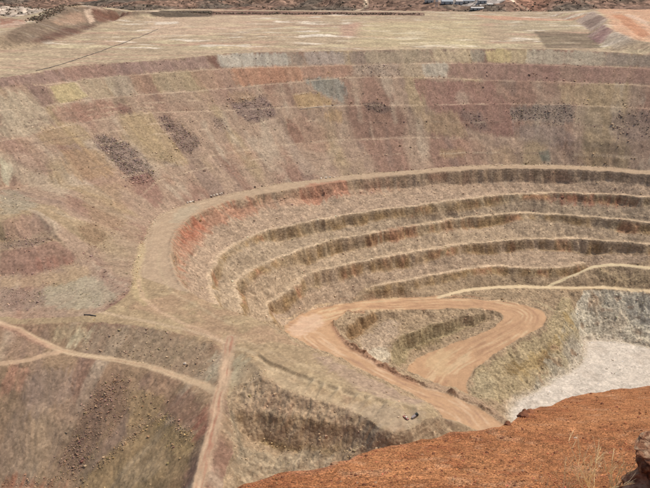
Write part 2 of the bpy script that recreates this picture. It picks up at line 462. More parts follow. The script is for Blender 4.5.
# irregularity of the surface, per piece of ground
WAMP = np.array([2.0, 1.5, 0.8, 3.0, 3.4, 3.4, 3.0, 2.6, 0.6, 1.5, 1.2, 0.7, 1.8, 3.2, 4.0, 0.5], np.float32)
ZAMP = np.array([0.55, 0.45, 0.15, 0.6, 0.6, 0.6, 0.6, 0.6, 0.18, 0.7, 0.45, 0.15, 0.7, 1.3, 2.2, 0.12], np.float32)
AW = blur(WAMP[REG], 3, 2)
AZ = blur(ZAMP[REG], 2, 2)
RUG = blur(np.array([0, 0, 0, .35, .4, .4, .4, .4, 0, .2, .15, 0, .15, 1.0, .9, 0], np.float32)[REG], 2, 2)

# downhill direction of the smoothed ground, and noise dragged along it (erosion streaks)
zs = blur(ZN[::2, ::2], 4, 2)
gy_, gx_ = np.gradient(zs, 2.0)
gl = np.sqrt(gx_ ** 2 + gy_ ** 2) + 1e-4
ux, uy = (gx_ / gl), (gy_ / gl)
sx, sy = GX[::2, ::2], GY[::2, ::2]
def drag(scale, steps, step, seed):
    acc = 0
    for sgn in (-1, 1):
        x, y = sx.copy(), sy.copy()
        for k in range(steps):
            fi = np.clip(((x - X0) / 2).astype(np.int64), 0, sx.shape[1] - 1)
            fj = np.clip(((y - Y0) / 2).astype(np.int64), 0, sx.shape[0] - 1)
            acc = acc + fbm(x / scale, y / scale, 2, seed)
            x = x + sgn * ux[fj, fi] * step; y = y + sgn * uy[fj, fi] * step
    acc = acc / (2 * steps)
    return (acc / acc.std()).astype(np.float32)
ST1 = drag(2.6, 11, 3.0, 21)          # fine rills
ST2 = drag(14.0, 9, 7.0, 31)         # broad tipping stripes
ST3 = drag(34.0, 8, 9.0, 41)
WN = RNG.standard_normal((NY, NX)).astype(np.float32)
FS_ = np.zeros((NY, NX), np.float32)
_u = np.repeat(np.repeat(ux, 2, 0), 2, 1)[:NY, :NX]; _v = np.repeat(np.repeat(uy, 2, 0), 2, 1)[:NY, :NX]
for sgn in (-1, 1):
    x_, y_ = GX - X0, GY - Y0
    for k in range(13):
        jj = np.clip(y_.astype(np.int32), 0, NY - 1); ii = np.clip(x_.astype(np.int32), 0, NX - 1)
        FS_ += WN[jj, ii]
        x_ = x_ + sgn * _u[jj, ii] * 1.3; y_ = y_ + sgn * _v[jj, ii] * 1.3
FS_ /= FS_.std()
del WN, _u, _v
def st(A, x, y):
    return bil(A, x, y, X0, Y0, 2.0)

def warp(x, y):
    aw = near_tex(AW, x, y)
    wx = fbm(x / 16, y / 16, 3, 51) * 1.6 + fbm(x / 5.5, y / 5.5, 2, 57) * 0.28
    wy = fbm(x / 16, y / 16, 3, 61) * 1.6 + fbm(x / 5.5, y / 5.5, 2, 67) * 0.28
    return x + aw * wx, y + aw * wy

def ground(x, y):
    """final height (relative to the lookout) at any x, y"""
    x = np.asarray(x, np.float32); y = np.asarray(y, np.float32)
    xw, yw = warp(x, y)
    z = zbase(xw, yw)
    az = near_tex(AZ, xw, yw)
    fade = np.clip((1262 - y) / 40, 0, 1)
    z = z + az * (fbm(x / 7, y / 7, 4, 71) * 1.2 + fbm(x / 1.9, y / 1.9, 2, 81) * 0.35)
    z = z + near_tex(RUG, xw, yw) * (np.abs(fbm(x / 9, y / 9, 3, 85)) * -2.2 + .5 + np.abs(fbm(x / 3, y / 3, 2, 87)) * -.8)
    z = z + fade * az * (0.18 * st(ST1, x, y) + 0.4 * st(ST2, x, y)) * np.clip((near_tex(SLOPE, x, y) - .18) * 3, 0, 1)
    z = z + (1 - fade) * fbm(x / 40, y / 40, 4, 91) * 1.8
    return z
gy2, gx2 = np.gradient(blur(ZN, 2, 1), 1.0)
SLOPE = np.sqrt(gx2 ** 2 + gy2 ** 2).astype(np.float32)
del gy2, gx2

# ------------------------------------------------------------------ what the ground is made of (base colours only)
K = 0.80
def c8(r, g, b, k=1.0):
    v = lin(r, g, b, K * k)
    v = v * np.array([1.03, .965, .87])
    return (v * .72 + v.mean() * np.array([1.15, .98, .76]) * .28).astype(np.float32)
BASE = np.zeros((16, 3), np.float32)
BASE[0] = c8(170, 143, 120); BASE[1] = c8(182, 160, 130); BASE[2] = c8(186, 160, 130)
BASE[3] = c8(178, 152, 126); BASE[4] = c8(176, 154, 126); BASE[5] = c8(182, 158, 128); BASE[6] = c8(178, 153, 126); BASE[7] = c8(172, 148, 116)
BASE[8] = c8(200, 158, 116); BASE[9] = c8(204, 196, 184); BASE[10] = c8(172, 148, 112); BASE[11] = c8(188, 160, 128)
BASE[12] = c8(160, 132, 102); BASE[13] = c8(172, 148, 116); BASE[14] = c8(200, 192, 170); BASE[15] = c8(214, 192, 152)
CR = BASE[REG].astype(np.float32)
GRAIN = np.array([1, .6, .5, .9, .9, .9, .9, .9, .25, .8, .8, .4, 1, .9, 1, .25], np.float32)[REG]
ROCK = np.zeros((NY, NX), np.float32)
S1N = st(ST1, GX, GY)
def paint(poly, col, a=1.0, soft=1, rock=0.0, streaky=False):
    r = mask_poly(poly, soft)
    if r is None:
        return
    sl, m = r
    if streaky:
        e_ = m + (.24 * np.clip(S1N[sl], -1.6, 1.6) + .16 * np.clip(FS_[sl], -1.6, 1.6)) * (m > .01) * (1 - np.abs(2 * m - 1) ** 3)
        m = np.clip((e_ - .3) / .4, 0, 1)
        m = m * (1 + .12 * np.clip(S1N[sl], -2, 1))
    m = m * a
    CR[sl] = CR[sl] * (1 - m[..., None]) + col * m[..., None]
    if rock:
        ROCK[sl] = np.maximum(ROCK[sl], m * rock)
def pp(pts, rgb, a=1.0, soft=1, rock=0.0, k=1.0):
    m = np.array([170, 146, 118])
    rgb = m + (np.array(rgb) - m) * .92
    paint(photo_poly(pts), c8(*rgb, k), a * .88, soft + (3 if soft > 1 else 0), rock, soft > 1)
def edge(px, line):
    return np.interp(px, [p[0] for p in line], [p[1] for p in line])

# natural variety of the tipped rock, in stripes running downhill
Xw = GX; Yw = GY
s2 = st(ST2, GX, GY); s3 = st(ST3, GX, GY); s1 = st(ST1, GX, GY)
dump = ((REG == 0) | (REG == 12)).astype(np.float32)
n1 = fbm(GX / 60, GY / 60, 3, 101)
def mixin(w, rgb, k=1.0):
    w = np.clip(w, 0, 1)[..., None]
    CR[:] = CR * (1 - w) + c8(*rgb, k) * w
mixin(dump * np.clip((s3 - .35) * .9, 0, .75), (150, 112, 96))
mixin(dump * np.clip((-s3 - .45) * .9, 0, .7), (170, 148, 110))
mixin(dump * np.clip((s2 - .8) * .8, 0, .6), (186, 168, 144))
mixin(dump * np.clip((-s2 - .9) * .8, 0, .6), (140, 116, 104))
mixin(dump * np.clip((n1 - .25) * 2, 0, .4), (168, 128, 104))
del n1

L1p = [(0,89),(49,84),(79,80),(138,74),(192,71),(226,68),(293,66.5),(361,64.5),(440,63),(490,63),(606,66.5),(650,68)]
Bp = [(0,79),(25,75),(49,71),(81,65.5),(138,62.5),(160,60.6),(190,58),(214,56),(231,53.5),(280,53),(341,51.5),(438,50),(490,49),(547,50),(613,53),(650,55.6)]
L2p = [(0,111),(54,104),(103,98),(147,94),(189,91),(230,88),(290,82),(354,76.5),(440,77.5),(490,80),(547,81),(650,85)]
L3p = [(0,142),(25,135),(57,126.5),(98,120),(148,112),(200,111),(260,108),(343,105),(420,105),(500,103),(560,104),(650,108)]
L4p = [(0,186),(60,184),(95,184),(130,175),(160,166),(200,156),(260,147),(320,140),(380,137.5),(440,137),(500,137.5),(560,141),(650,144)]
Tp = [(136,271),(143,241),(150,224),(162,214),(175,208),(194,202),(226,194.5),(253,189),(278,183.5),(322,179),(363,173.5),(418,170),(450,166.5),(500,164.5),(560,165),(600,166.5),(650,171)]
def lift(top, bot, x0, x1, rgb, a=.85, shear=0.0, rock=0.0, soft=2):
    xs = np.linspace(x0, x1, 8)
    poly = [(x, edge(x, top)) for x in xs] + [(x + shear, edge(x + shear, bot) - .3) for x in xs[::-1]]
    pp(poly, rgb, a, soft, rock)
# first tip below the plateau
lift(Bp, L1p, -5, 206, (152, 122, 114), .9, 6)
lift(Bp, L1p, 60, 110, (156, 116, 100), .6, 8)
lift(Bp, L1p, 206, 217, (122, 82, 72), .9, 10)
lift(Bp, L1p, 216, 288, (182, 178, 164), .95, 6)
lift(Bp, L1p, 288, 302, (150, 136, 122), .9, 6)
lift(Bp, L1p, 302, 345, (168, 154, 144), .9, 4)
lift(Bp, L1p, 350, 366, (138, 122, 112), .8, 2)
lift(Bp, L1p, 364, 431, (166, 150, 124), .9, 2)
lift(Bp, L1p, 431, 470, (194, 174, 138), .9)
lift(Bp, L1p, 471, 486, (152, 143, 124), .9)
lift(Bp, L1p, 487, 512, (196, 176, 118), .9)
lift(Bp, L1p, 512, 528, (188, 168, 128), .9)
lift(Bp, L1p, 528, 606, (174, 164, 142), .9)
lift(Bp, L1p, 606, 660, (152, 138, 124), .9)
# second tip
lift(L1p, L2p, 0, 45, (166, 140, 118), .7, 12)
pp([(49,86),(74,82),(88,97),(62,103.5)], (188, 172, 118), .9)
pp([(24,84),(46,86),(60,104),(42,109)], (134, 104, 98), .85, 2)
lift(L1p, L2p, 76, 100, (172, 156, 124), .7, 14)
lift(L1p, L2p, 100, 128, (166, 154, 132), .7, 14)
lift(L1p, L2p, 128, 150, (160, 122, 98), .7, 12)
lift(L1p, L2p, 150, 190, (158, 142, 108), .7, 10)
lift(L1p, L2p, 190, 215, (162, 128, 104), .8, 10)
lift(L1p, L2p, 213, 232, (166, 130, 110), .8, 6)
lift(L1p, L2p, 230, 300, (180, 126, 94), .85, 6)
lift(L1p, L2p, 300, 352, (170, 126, 104), .8, 6)
lift(L1p, L2p, 352, 400, (168, 148, 130), .8, rock=.25)
lift(L1p, L2p, 400, 424, (176, 156, 130), .8)
lift(L1p, L2p, 424, 448, (184, 178, 160), .9)
lift(L1p, L2p, 448, 660, (154, 116, 104), .9)
lift(L1p, L2p, 470, 500, (164, 130, 114), .6)
lift(L1p, L2p, 560, 580, (160, 134, 112), .5)
# third and lower tips
pp([(302,79),(336,78),(347,90),(344,104),(322,94)], (132, 138, 130), .85, 2)
pp([(290,94),(320,94),(338,104),(298,109)], (178, 146, 96), .85, 2)
pp([(412,79),(490,81),(512,106),(514,136),(470,130),(428,108)], (152, 110, 98), .9, 2)
pp([(456,92),(468,92),(472,102),(464,106),(456,101)], (180, 156, 134), .7, 3)
pp([(512,106),(573,104),(574,121),(560,125),(540,120),(512,122)], (146, 130, 118), .9, 2, .5)
pp([(560,83),(618,85),(622,106),(562,104)], (176, 150, 112), .8, 3)
pp([(574,106),(600,108),(605,138),(575,122)], (170, 150, 122), .7, 3)
pp([(610,112),(650,112),(650,140),(612,138)], (148, 126, 114), .7, 4, .3)
pp([(512,124),(560,126),(575,140),(560,146),(520,138)], (146, 128, 120), .6, 3)
pp([(456,108),(478,112),(496,132),(478,130),(460,118)], (130, 112, 104), .7, 3, .35)
pp([(420,112),(455,112),(470,136),(425,134)], (172, 146, 110), .7, 3)
pp([(438,150),(462,148),(466,156),(440,158)], (176, 146, 104), .6, 2)
pp([(490,150),(510,146),(522,163),(490,163)], (178, 148, 112), .6, 2)
pp([(538,152),(549,150),(551,162),(542,162)], (108, 116, 104), .9, 1)
pp([(575,152),(615,152),(618,163),(576,163)], (174, 144, 104), .6, 2)
pp([(362,104),(378,102),(393,110),(382,114),(366,110)], (120, 100, 92), .9, 1, .5)
pp([(228,98),(262,96),(279,114),(252,123),(234,114)], (134, 112, 108), .8, 2, .45)
pp([(228,92),(250,90),(258,98),(232,104)], (176, 146, 98), .7, 3)
pp([(196,92),(230,86),(262,92),(250,99),(210,106)], (162, 128, 112), .6, 3)
pp([(325,110),(342,109),(343,122),(326,122)], (178, 144, 98), .7, 2)
pp([(284,118),(296,124),(304,140),(296,146),(286,132)], (140, 98, 82), .75, 2)
pp([(265,121),(276,119),(318,172),(306,176)], (182, 160, 138), .6, 1)
pp([(344,120),(350,122),(326,174),(316,176)], (180, 158, 134), .45, 1)
# big left-hand slopes
pp([(0,96),(30,92),(44,108),(58,124),(28,136),(0,140)], (176, 162, 136), .8, 3)
pp([(52,108),(100,100),(136,106),(96,119),(60,124)], (160, 118, 100), .8, 2)
pp([(114,103),(128,103),(137,111),(120,115)], (138, 96, 88), .7, 2)
pp([(88,136),(110,136),(132,146),(152,166),(158,186),(149,184),(131,184),(110,160)], (138, 120, 112), .9, 3, 1.0)
pp([(160,113),(172,119),(186,132),(203,140),(196,152),(184,155),(176,148),(164,128)], (134, 112, 104), .85, 3, .8)
pp([(150,150),(168,152),(182,166),(170,168)], (136, 122, 110), .6, 2, .6)
pp([(206,114),(222,120),(230,136),(216,130)], (132, 112, 106), .6, 2, .5)
pp([(120,114),(150,112),(180,150),(190,166),(160,160),(136,138)], (176, 152, 108), .7, 3)
pp([(42,126),(74,122),(96,138),(66,148),(36,142)], (164, 138, 98), .7, 3)
pp([(58,146),(100,150),(118,172),(90,182),(64,172)], (166, 132, 92), .7, 3)
pp([(0,150),(30,156),(70,188),(64,200),(40,188),(0,164)], (184, 166, 140), .7, 2)
pp([(0,136),(16,140),(56,172),(48,178),(0,150)], (162, 126, 110), .6, 2)
pp([(0,158),(14,166),(16,180),(0,186)], (190, 186, 156), .8, 2)
pp([(0,188),(20,192),(40,206),(14,214),(0,216)], (160, 152, 130), .7, 2, .3)
pp([(126,178),(150,172),(164,196),(160,210),(142,196)], (150, 108, 96), .8, 2)
pp([(76,186),(120,184),(128,220),(112,240),(90,222)], (164, 138, 104), .6, 3, .15)
pp([(78,228),(96,222),(104,240),(94,248),(80,240)], (142, 112, 84), .7, 2, .3)
pp([(96,248),(130,222),(142,232),(134,270),(128,286)], (170, 148, 118), .6, 3, .12)
pp([(0,225),(25,214),(46,222),(48,235),(0,240)], (166, 130, 112), .8, 2)
pp([(0,242),(30,239.5),(48,237),(52,240),(36,246),(0,250)], (132, 110, 98), .8, 1, .7)
pp([(0,252),(37,247),(54,241),(70,249),(77,258),(72,265),(37,272),(0,276)], (154, 114, 100), .85, 1)
pp([(30,262),(60,256),(76,260),(70,266),(36,271)], (150, 96, 80), .6, 3)
pp([(0,279),(40,274),(88,266),(92,274),(50,284),(0,291)], (178, 150, 116), .7, 3)
pp([(40,291),(92,275),(124,288),(110,304),(62,311),(42,304)], (166, 158, 134), .85, 2)
pp([(0,288),(44,290),(46,306),(0,313)], (150, 126, 112), .8, 2, .5)
pp([(90,268),(110,270),(128,288),(120,296),(108,286)], (156, 124, 108), .7, 2, .2)

# pit wall: dark weathered rock on the steep upper faces, pale rubble below them
wall = ((REG >= 3) & (REG <= 7)).astype(np.float32)
for nm, (La, Lf) in faces.items():
    L2_ = offset(Lf, -2.5, 0) if nm != 'R' else Lf
    r = mask_poly(lpoly(La, L2_), 1)
    sl, m = r
    gx, gy = GX[sl], GY[sl]
    n = fbm(gx / 22, gy / 22, 3, 111); n2 = fbm(gx / 9, gy / 9, 3, 113)
    cc = c8(164, 132, 82)[None, None] * np.ones(m.shape + (1,), np.float32)
    w = np.clip((n - .05) * 3, 0, 1)[..., None] * .7
    cc = cc * (1 - w) + c8(172, 112, 76) * w
    w = np.clip((-n2 - .05) * 3, 0, 1)[..., None] * .7
    cc = cc * (1 - w) + c8(164, 146, 90) * w
    a = m * (.85 if nm != 'R' else .35) * np.clip(.72 + n2 * .9 + n * .7, .08, 1)
    CR[sl] = CR[sl] * (1 - a[..., None]) + cc * a[..., None]
for La in (C1, C2, C3, C4):
    paint(lpoly(offset(La, 4.5, 0), offset(La, .3, 0)), c8(216, 190, 154), .7, 1)
mixin(wall * np.clip((s1 - .9) * .5, 0, .35), (150, 128, 104))
mixin(wall * np.clip((-s1 - 1.0) * .5, 0, .35), (196, 176, 150))
pp([(172,240),(186,224),(206,211),(228,204),(252,198),(264,199),(258,212),(232,218),(212,230),(196,248),(184,262),(188,292),(178,276)], (178, 116, 86), .75, 4)
pp([(176,232),(190,222),(204,214),(210,222),(192,240),(180,252)], (172, 90, 60), .75, 4)
pp([(258,199),(320,187),(420,177),(420,184),(340,196),(262,210)], (180, 128, 98), .5, 3)
pp([(450,173),(560,171),(640,177),(640,182),(560,177),(450,179)], (176, 132, 104), .4, 3)
pp([(306,184),(345,180),(350,192),(330,200),(300,204)], (184, 118, 90), .75, 2)
pp([(356,184),(386,179),(392,187),(362,191)], (178, 122, 96), .5, 2)
pp([(428,174),(448,173),(446,179),(430,180)], (170, 104, 78), .6, 1)
pp([(372,232),(408,226),(420,225),(416,236),(372,242)], (150, 92, 64), .6, 2)
pp([(545,194),(580,194),(640,197),(640,206),(600,206),(545,200)], (156, 88, 66), .7, 2)
pp([(440,222),(480,217),(485,226),(442,232)], (148, 98, 66), .6, 2)
# roads: wheel tracks run along them
def ruts(pts, half, cols, seed, a=.6, f=1.3):
    sl, D, LAT, AL = stroke(pts, half + 2)
    w = np.clip((half - D) / 2.0, 0, 1)
    n = fbm(LAT * f, AL / 30.0, 3, seed) + .35 * fbm(LAT / 3, AL / 12, 2, seed + 5)
    for th, sg, col in cols:
        ww = (w * np.clip((sg * n - th) * 3, 0, 1) * a)[..., None]
        CR[sl] = CR[sl] * (1 - ww) + c8(*col) * ww
mid = lambda A, Bb: [((np.array(P(*p)) + np.array(P(*q))) / 2) for p, q in zip(A, Bb)]
haulmid = ln([(295,325,405),(325,313,411),(360,305,416),(400,303.5,420.5),(440,302,421),(480,302,422.5),(510,306,426),(524,312,428.5),(527,319,430.5),(518,328,433),(498,339,438),(470,352,444),(446,366,449),(436,380,452)])
ruts(haulmid, 17, ((.12, 1, (216, 184, 142)), (.12, -1, (184, 142, 106)), (.4, 1, (196, 168, 126))), 131, .95, .35)
nearmid = ln([((a[0] + b[0]) / 2, (a[1] + b[1]) / 2, (a[2] + b[2]) / 2) for a, b in zip(NU[1:], NL[:-1])])
ruts(nearmid, 16, ((.12, 1, (212, 178, 142)), (.12, -1, (182, 142, 110))), 137, .95, .4)
pp([(288,328),(304,316),(322,314),(324,324),(312,332),(300,338),(290,336)], (220, 186, 158), .8, 2)
pp([(424,356),(444,350),(462,346),(450,362),(444,378),(424,366)], (214, 184, 136), .7, 3)
pp([(331,326),(337,338),(351,351),(378,367),(397,378),(420,387),(418,383),(398,373),(380,362),(352,345),(340,332)], (168, 116, 88), .7, 1)
pp([(420,386),(463,400),(488,412),(503,424),(508,420),(490,405),(463,394),(430,382)], (168, 138, 112), .8, 1)
# bowl
pp([(348,326),(361,317),(373,312),(378,319),(366,329),(354,340),(347,336)], (148, 112, 66), .9, 1)
pp([(360,338),(384,322),(400,322),(392,340),(384,352),(366,354)], (188, 166, 142), .8, 2)
pp([(372,350),(384,346),(390,352),(388,364),(376,360)], (214, 204, 178), .85, 2)
pp([(391,366),(392,346),(402,335),(440,322),(484,313),(486,320),(444,337),(410,350),(402,366)], (168, 154, 112), .85, 1)
pp([(414,348),(420,342),(440,338),(440,344),(420,352)], (130, 114, 74), .8, 2)
pp([(398,358),(404,356),(408,362),(400,366)], (126, 112, 76), .8, 2)
pp([(440,313),(470,311),(500,313),(496,320),(468,324),(442,322)], (160, 138, 106), .6, 3)
# buttress and floor
pp([(553,314),(548,330),(520,345),(490,364),(472,376),(472,396),(500,402),(540,388),(572,366),(580,340),(572,300),(560,300)], (176, 160, 118), .85, 2)
pp([(560,312),(566,330),(548,348),(520,362),(510,384),(530,372),(552,360),(566,346),(572,322)], (172, 142, 74), .6, 3)
pp([(536,362),(548,352),(558,350),(556,362),(542,370)], (122, 92, 52), .8, 2)
pp([(504,366),(520,360),(524,370),(506,380)], (142, 114, 62), .7, 3)
pp([(470,380),(490,370),(500,388),(486,402),(470,394)], (164, 152, 120), .6, 3)
pp([(566,340),(580,338),(584,356),(572,366),(562,360)], (160, 154, 142), .7, 3)
pp([(586,292),(606,291),(604,312),(590,314)], (166, 132, 92), .6, 3)
pp([(625,294),(650,296),(650,330),(634,326)], (172, 174, 164), .6, 4)
pp([(600,312),(622,310),(628,330),(604,334)], (180, 160, 134), .5, 4)
pp([(560,286),(650,289),(650,293),(600,291.5),(562,292)], (180, 150, 110), .6, 1)
pp([(590,272),(606,268),(612,274),(596,280)], (146, 130, 84), .6, 2)
pp([(596,268),(650,271),(650,288),(596,286)], (184, 162, 120), .5, 3)
fl = (REG == 9).astype(np.float32)
mixin(fl * np.clip((fbm(GX / 14, GY / 9, 3, 141) - .1) * 2, 0, .5), (226, 216, 202))
mixin(fl * np.clip((fbm(GX / 20, GY / 20, 3, 143) - .2) * 2, 0, .4), (184, 172, 158))
tl_ = blur(fl, 5, 2); mixin((1 - fl) * np.clip(tl_ * 2.2, 0, .7) * np.isin(REG, (13, 14)), (196, 184, 164)); mixin(fl * np.clip((.93 - tl_) * 2.0, 0, .6), (190, 176, 152))
cl = (REG == 14).astype(np.float32)
mixin(cl * np.clip((fbm(GX / 12, GY / 12, 3, 145) - .15) * 3, 0, .6), (168, 162, 144))
mixin(cl * np.clip((fbm(GX / 9, GY / 9, 3, 147) - .3) * 3, 0, .6), (164, 128, 96))
# bench road at the rim and old near bench
ruts([p for p in offset(T[:-8], -5.0, 0)], 7, ((.15, 1, (204, 182, 150)), (.2, -1, (168, 142, 114))), 151, .6)
pp([(176,210),(200,204),(196,212),(180,222),(170,224)], (182, 172, 146), .6, 2)
near = (REG == 10).astype(np.float32)
mixin(near * np.clip((fbm(GX / 26, GY / 9, 3, 153) - .1) * 2, 0, .5), (186, 164, 124))
mixin(near * np.clip((fbm(GX / 18, GY / 8, 3, 155) - .2) * 2, 0, .5), (152, 130, 100))
mixin(near * np.clip((fbm(GX / 30, GY / 30, 3, 157) - .2) * 2, 0, .35), (182, 140, 112))
pp([(306,348),(330,360),(360,371),(386,385),(404,395),(426,402),(420,412),(384,400),(350,386),(330,372)], (176, 148, 130), .7, 2)
pp([(262,370),(282,389),(316,401),(346,409),(362,414),(360,409),(318,393),(288,380),(268,366)], (206, 182, 142), .7, 1)
pp([(300,376),(340,386),(380,398),(420,406),(414,410),(372,402),(330,391),(300,382)], (200, 180, 136), .6, 1)
pp([(345,410),(372,402),(412,412),(430,412),(422,424),(408,430),(392,431),(376,426)], (186, 166, 138), .7, 2)
pp([(132,275),(136,250),(142,240),(146,250),(140,275),(150,305),(142,306),(130,292)], (200, 178, 128), .7, 1)
ruts(ln([(138,280,299),(141,294,299),(152,308,299.5),(180,322,300),(212,335,300),(228,345,300)]), 3, ((-2, 1, (206, 172, 140)),), 159, .55)
ruts(ln([(228,345,300),(246,350,300),(280,372,302),(330,388,303),(385,404,304)]), 3, ((-2, 1, (204, 182, 146)),), 160, .5)
ruts(ln([(232,336,300),(258,346,300),(300,366,302),(350,384,303),(410,404,304)]), 2.4, ((-2, 1, (196, 172, 136)),), 158, .4)
ruts(ln([(160,250,298),(158,268,298.5),(170,292,299),(196,308,299.5),(230,324,300)]), 2.4, ((-2, 1, (196, 174, 138)),), 157, .45)
ruts(ln([(100,312,299.5),(150,322,300),(195,332,300),(224,342,300)]), 3, ((-2, 1, (204, 178, 146)),), 161, .5)
for La, aa in ((L1, .45), (L2, .5), (L3, .5), (L4, .35)):
    ruts(offset(La, -2.0, 0), 3.2, ((-.15, 1, (206, 182, 152)),), 163, aa, .3)
LEDGE = []
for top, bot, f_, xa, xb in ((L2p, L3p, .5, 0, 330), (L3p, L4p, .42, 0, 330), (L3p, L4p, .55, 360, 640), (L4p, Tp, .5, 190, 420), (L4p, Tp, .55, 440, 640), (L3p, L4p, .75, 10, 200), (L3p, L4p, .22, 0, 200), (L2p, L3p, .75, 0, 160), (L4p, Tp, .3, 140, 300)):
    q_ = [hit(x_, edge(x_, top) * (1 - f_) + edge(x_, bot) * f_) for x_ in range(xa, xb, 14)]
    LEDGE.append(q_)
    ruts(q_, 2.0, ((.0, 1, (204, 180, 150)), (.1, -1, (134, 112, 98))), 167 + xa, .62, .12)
# cliff under the near bench
pp([(262,372),(282,390),(314,402),(344,410),(362,417),(352,424),(326,419),(300,414),(272,413),(240,410),(238,396),(250,384)], (178, 150, 118), .7, 2)
pp([(262,392),(290,398),(300,414),(270,413)], (170, 120, 90), .4, 4)
pp([(238,412),(276,416),(300,417),(326,421),(352,427),(356,432),(330,428),(298,424),(252,420),(240,420)], (164, 132, 82), .7, 1)
pp([(246,422),(300,426),(350,434),(344,447),(300,447),(262,442)], (176, 146, 108), .7, 2)
pp([(258,440),(300,446),(344,446),(344,450),(300,451),(262,446)], (154, 128, 70), .7, 1)
pp([(344,428),(366,426),(384,434),(390,448),(352,448)], (160, 148, 128), .7, 2)
pp([(232,446),(300,452),(340,452),(330,464),(290,470),(236,484)], (178, 162, 132), .8, 2)
pp([(230,408),(236,412),(242,440),(240,466),(234,466),(236,440)], (128, 122, 104), .7, 1)
pp([(226,402),(231,412),(234,440),(228,484),(222,484),(226,440)], (172, 162, 132), .6, 2)
pp([(232,352),(248,362),(232,396),(226,398)], (178, 172, 142), .7, 2)
pp([(250,360),(262,372),(262,392),(240,408),(232,398),(238,378)], (166, 146, 116), .7, 2, .25)
# near-left slopes
pp([(95,322),(160,331),(216,345),(206,384),(160,367),(74,350)], (156, 136, 110), .8, 2, .3)
pp([(212,346),(222,352),(218,384),(204,382)], (172, 164, 138), .8, 2)
pp([(62,346),(78,332),(94,322),(86,338),(70,350)], (206, 198, 160), .7, 2)
pp([(44,332),(92,321),(80,330),(58,346)], (184, 166, 128), .7, 2)
pp([(0,326),(24,334),(46,348),(24,360),(0,362)], (158, 126, 106), .6, 3)
pp([(0,368),(26,366),(20,390),(0,400)], (180, 124, 98), .7, 3)
pp([(26,382),(42,368),(70,368),(74,398),(48,410),(30,424)], (152, 130, 116), .7, 3)
pp([(0,424),(50,408),(84,396),(72,440),(40,480),(0,480)], (160, 136, 112), .6, 4)
pp([(96,384),(124,378),(132,390),(126,420),(106,440),(78,472),(58,476),(50,462),(72,436)], (136, 108, 88), .9, 4, 1.0)
pp([(128,385),(162,392),(172,402),(158,414),(128,436),(126,414)], (168, 140, 92), .7, 2, .5)
pp([(168,388),(206,396),(196,434),(180,426),(158,414)], (148, 110, 90), .85, 2)
pp([(160,416),(180,428),(193,437),(190,466),(160,440),(148,426)], (160, 136, 92), .8, 2, .4)
pp([(158,416),(110,452),(74,490),(184,490),(190,462),(194,437)], (158, 132, 84), .7, 2)
pp([(205,396),(214,402),(206,430),(198,448),(193,446),(198,420)], (152, 92, 74), .8, 2)
pp([(0,482),(62,481),(66,492),(0,492)], (170, 104, 74), .8, 2)
# tracks on top
ruts(ln(WT), 4.2, ((-2, 1, (196, 170, 134)),), 163, .85)
ruts(ln(WT), 3.0, ((.1, 1, (222, 196, 160)), (.1, -1, (180, 140, 110))), 165, .7)
pp([(0,322),(20,329),(42,341),(58,350),(44,348),(20,336),(0,328)], (182, 130, 108), .6, 1)
ruts(ln(WB), 3.2, ((-2, 1, (198, 164, 130)),), 167, .8)
ruts(ln(TR), 6.5, ((-2, 1, (186, 158, 128)),), 169, .55)
ruts(ln(TR), 3.8, ((.0, 1, (214, 180, 146)), (.0, -1, (178, 116, 90))), 171, .8, .7)
ruts(ln(LT), 3.2, ((-2, 1, (222, 200, 158)),), 173, .8)
ruts(ln(BR), 3.0, ((-2, 1, (214, 200, 158)),), 175, .8)
ruts(ln([(534,300.5,424),(548,306,425),(557,310,426),(567,310,425)]), 2.5, ((-2, 1, (206, 188, 146)),), 177, .7)
# plateau: pale crusts and drying patches
plat = (REG == 1).astype(np.float32)
mixin(plat * np.clip((fbm(GX / 90, GY / 22, 3, 181) - .1) * 2, 0, .6), (186, 150, 126))
mixin(plat * np.clip((fbm(GX / 60, GY / 14, 4, 183) - .1) * 3, 0, .6), (198, 182, 144))
mixin(plat * np.clip((fbm(GX / 40, GY / 12, 4, 185) - .12) * 4, 0, .5), (164, 146, 118))

# far raster colours (plateau, knoll, mounds)
FC = np.zeros((FNY, FNX, 3), np.float32) + c8(180, 158, 128)
def fmix(w, rgb):
    w = np.clip(w, 0, 1)[..., None]
    FC[:] = FC * (1 - w) + c8(*rgb) * w
fmix(np.clip((fbm(FGX / 110, FGY / 40, 3, 191) - .05) * 2.5, 0, .7), (188, 150, 126))
fmix(np.clip((fbm(FGX / 60, FGY / 25, 4, 199) - .1) * 4, 0, .5), (162, 144, 116))
fmix(np.clip((fbm(FGX / 80, FGY / 30, 4, 193) - .15) * 3, 0, .6), (206, 194, 152))
fmix(np.clip((fbm(FGX / 70, FGY / 20, 4, 195) - .32) * 6, 0, .8), (226, 216, 198))
def fp(pts, rgb, a=.8, soft=1):
    poly = photo_poly(pts)
    m = inpoly(poly, FGX, FGY).astype(np.float32)
    m = blur(m, soft, 1) if soft else m
    m *= np.clip(1 + fbm(FGX / 50, FGY / 25, 3, 197) * .6, 0, 1)
    fmix(m * a, rgb)
def fpd(pts, d, rgb, a=.8, soft=1):
    poly = [P(x, y, d)[:2] for x, y in pts]
    m = inpoly(poly, FGX, FGY).astype(np.float32)
    m = blur(m, soft, 1) if soft else m
    fmix(m * a, rgb)
fp([(0,48),(40,44),(60,38),(85,30),(112,20),(160,13.6),(130,11.4),(90,6),(60,7),(32,22),(0,37)], (126, 106, 88), .95)
fp([(0,16),(14,18.5),(27,23),(14,25.5),(0,27)], (168, 116, 94), .9, 0)
fp([(4,19),(12,21),(27,22.6),(27,24),(0,27),(0,25),(14,23)], (206, 176, 154), .8, 0)
fp([(30,46),(48,34),(62,28),(88,26),(100,24),(84,32),(60,40)], (112, 78, 66), .85)
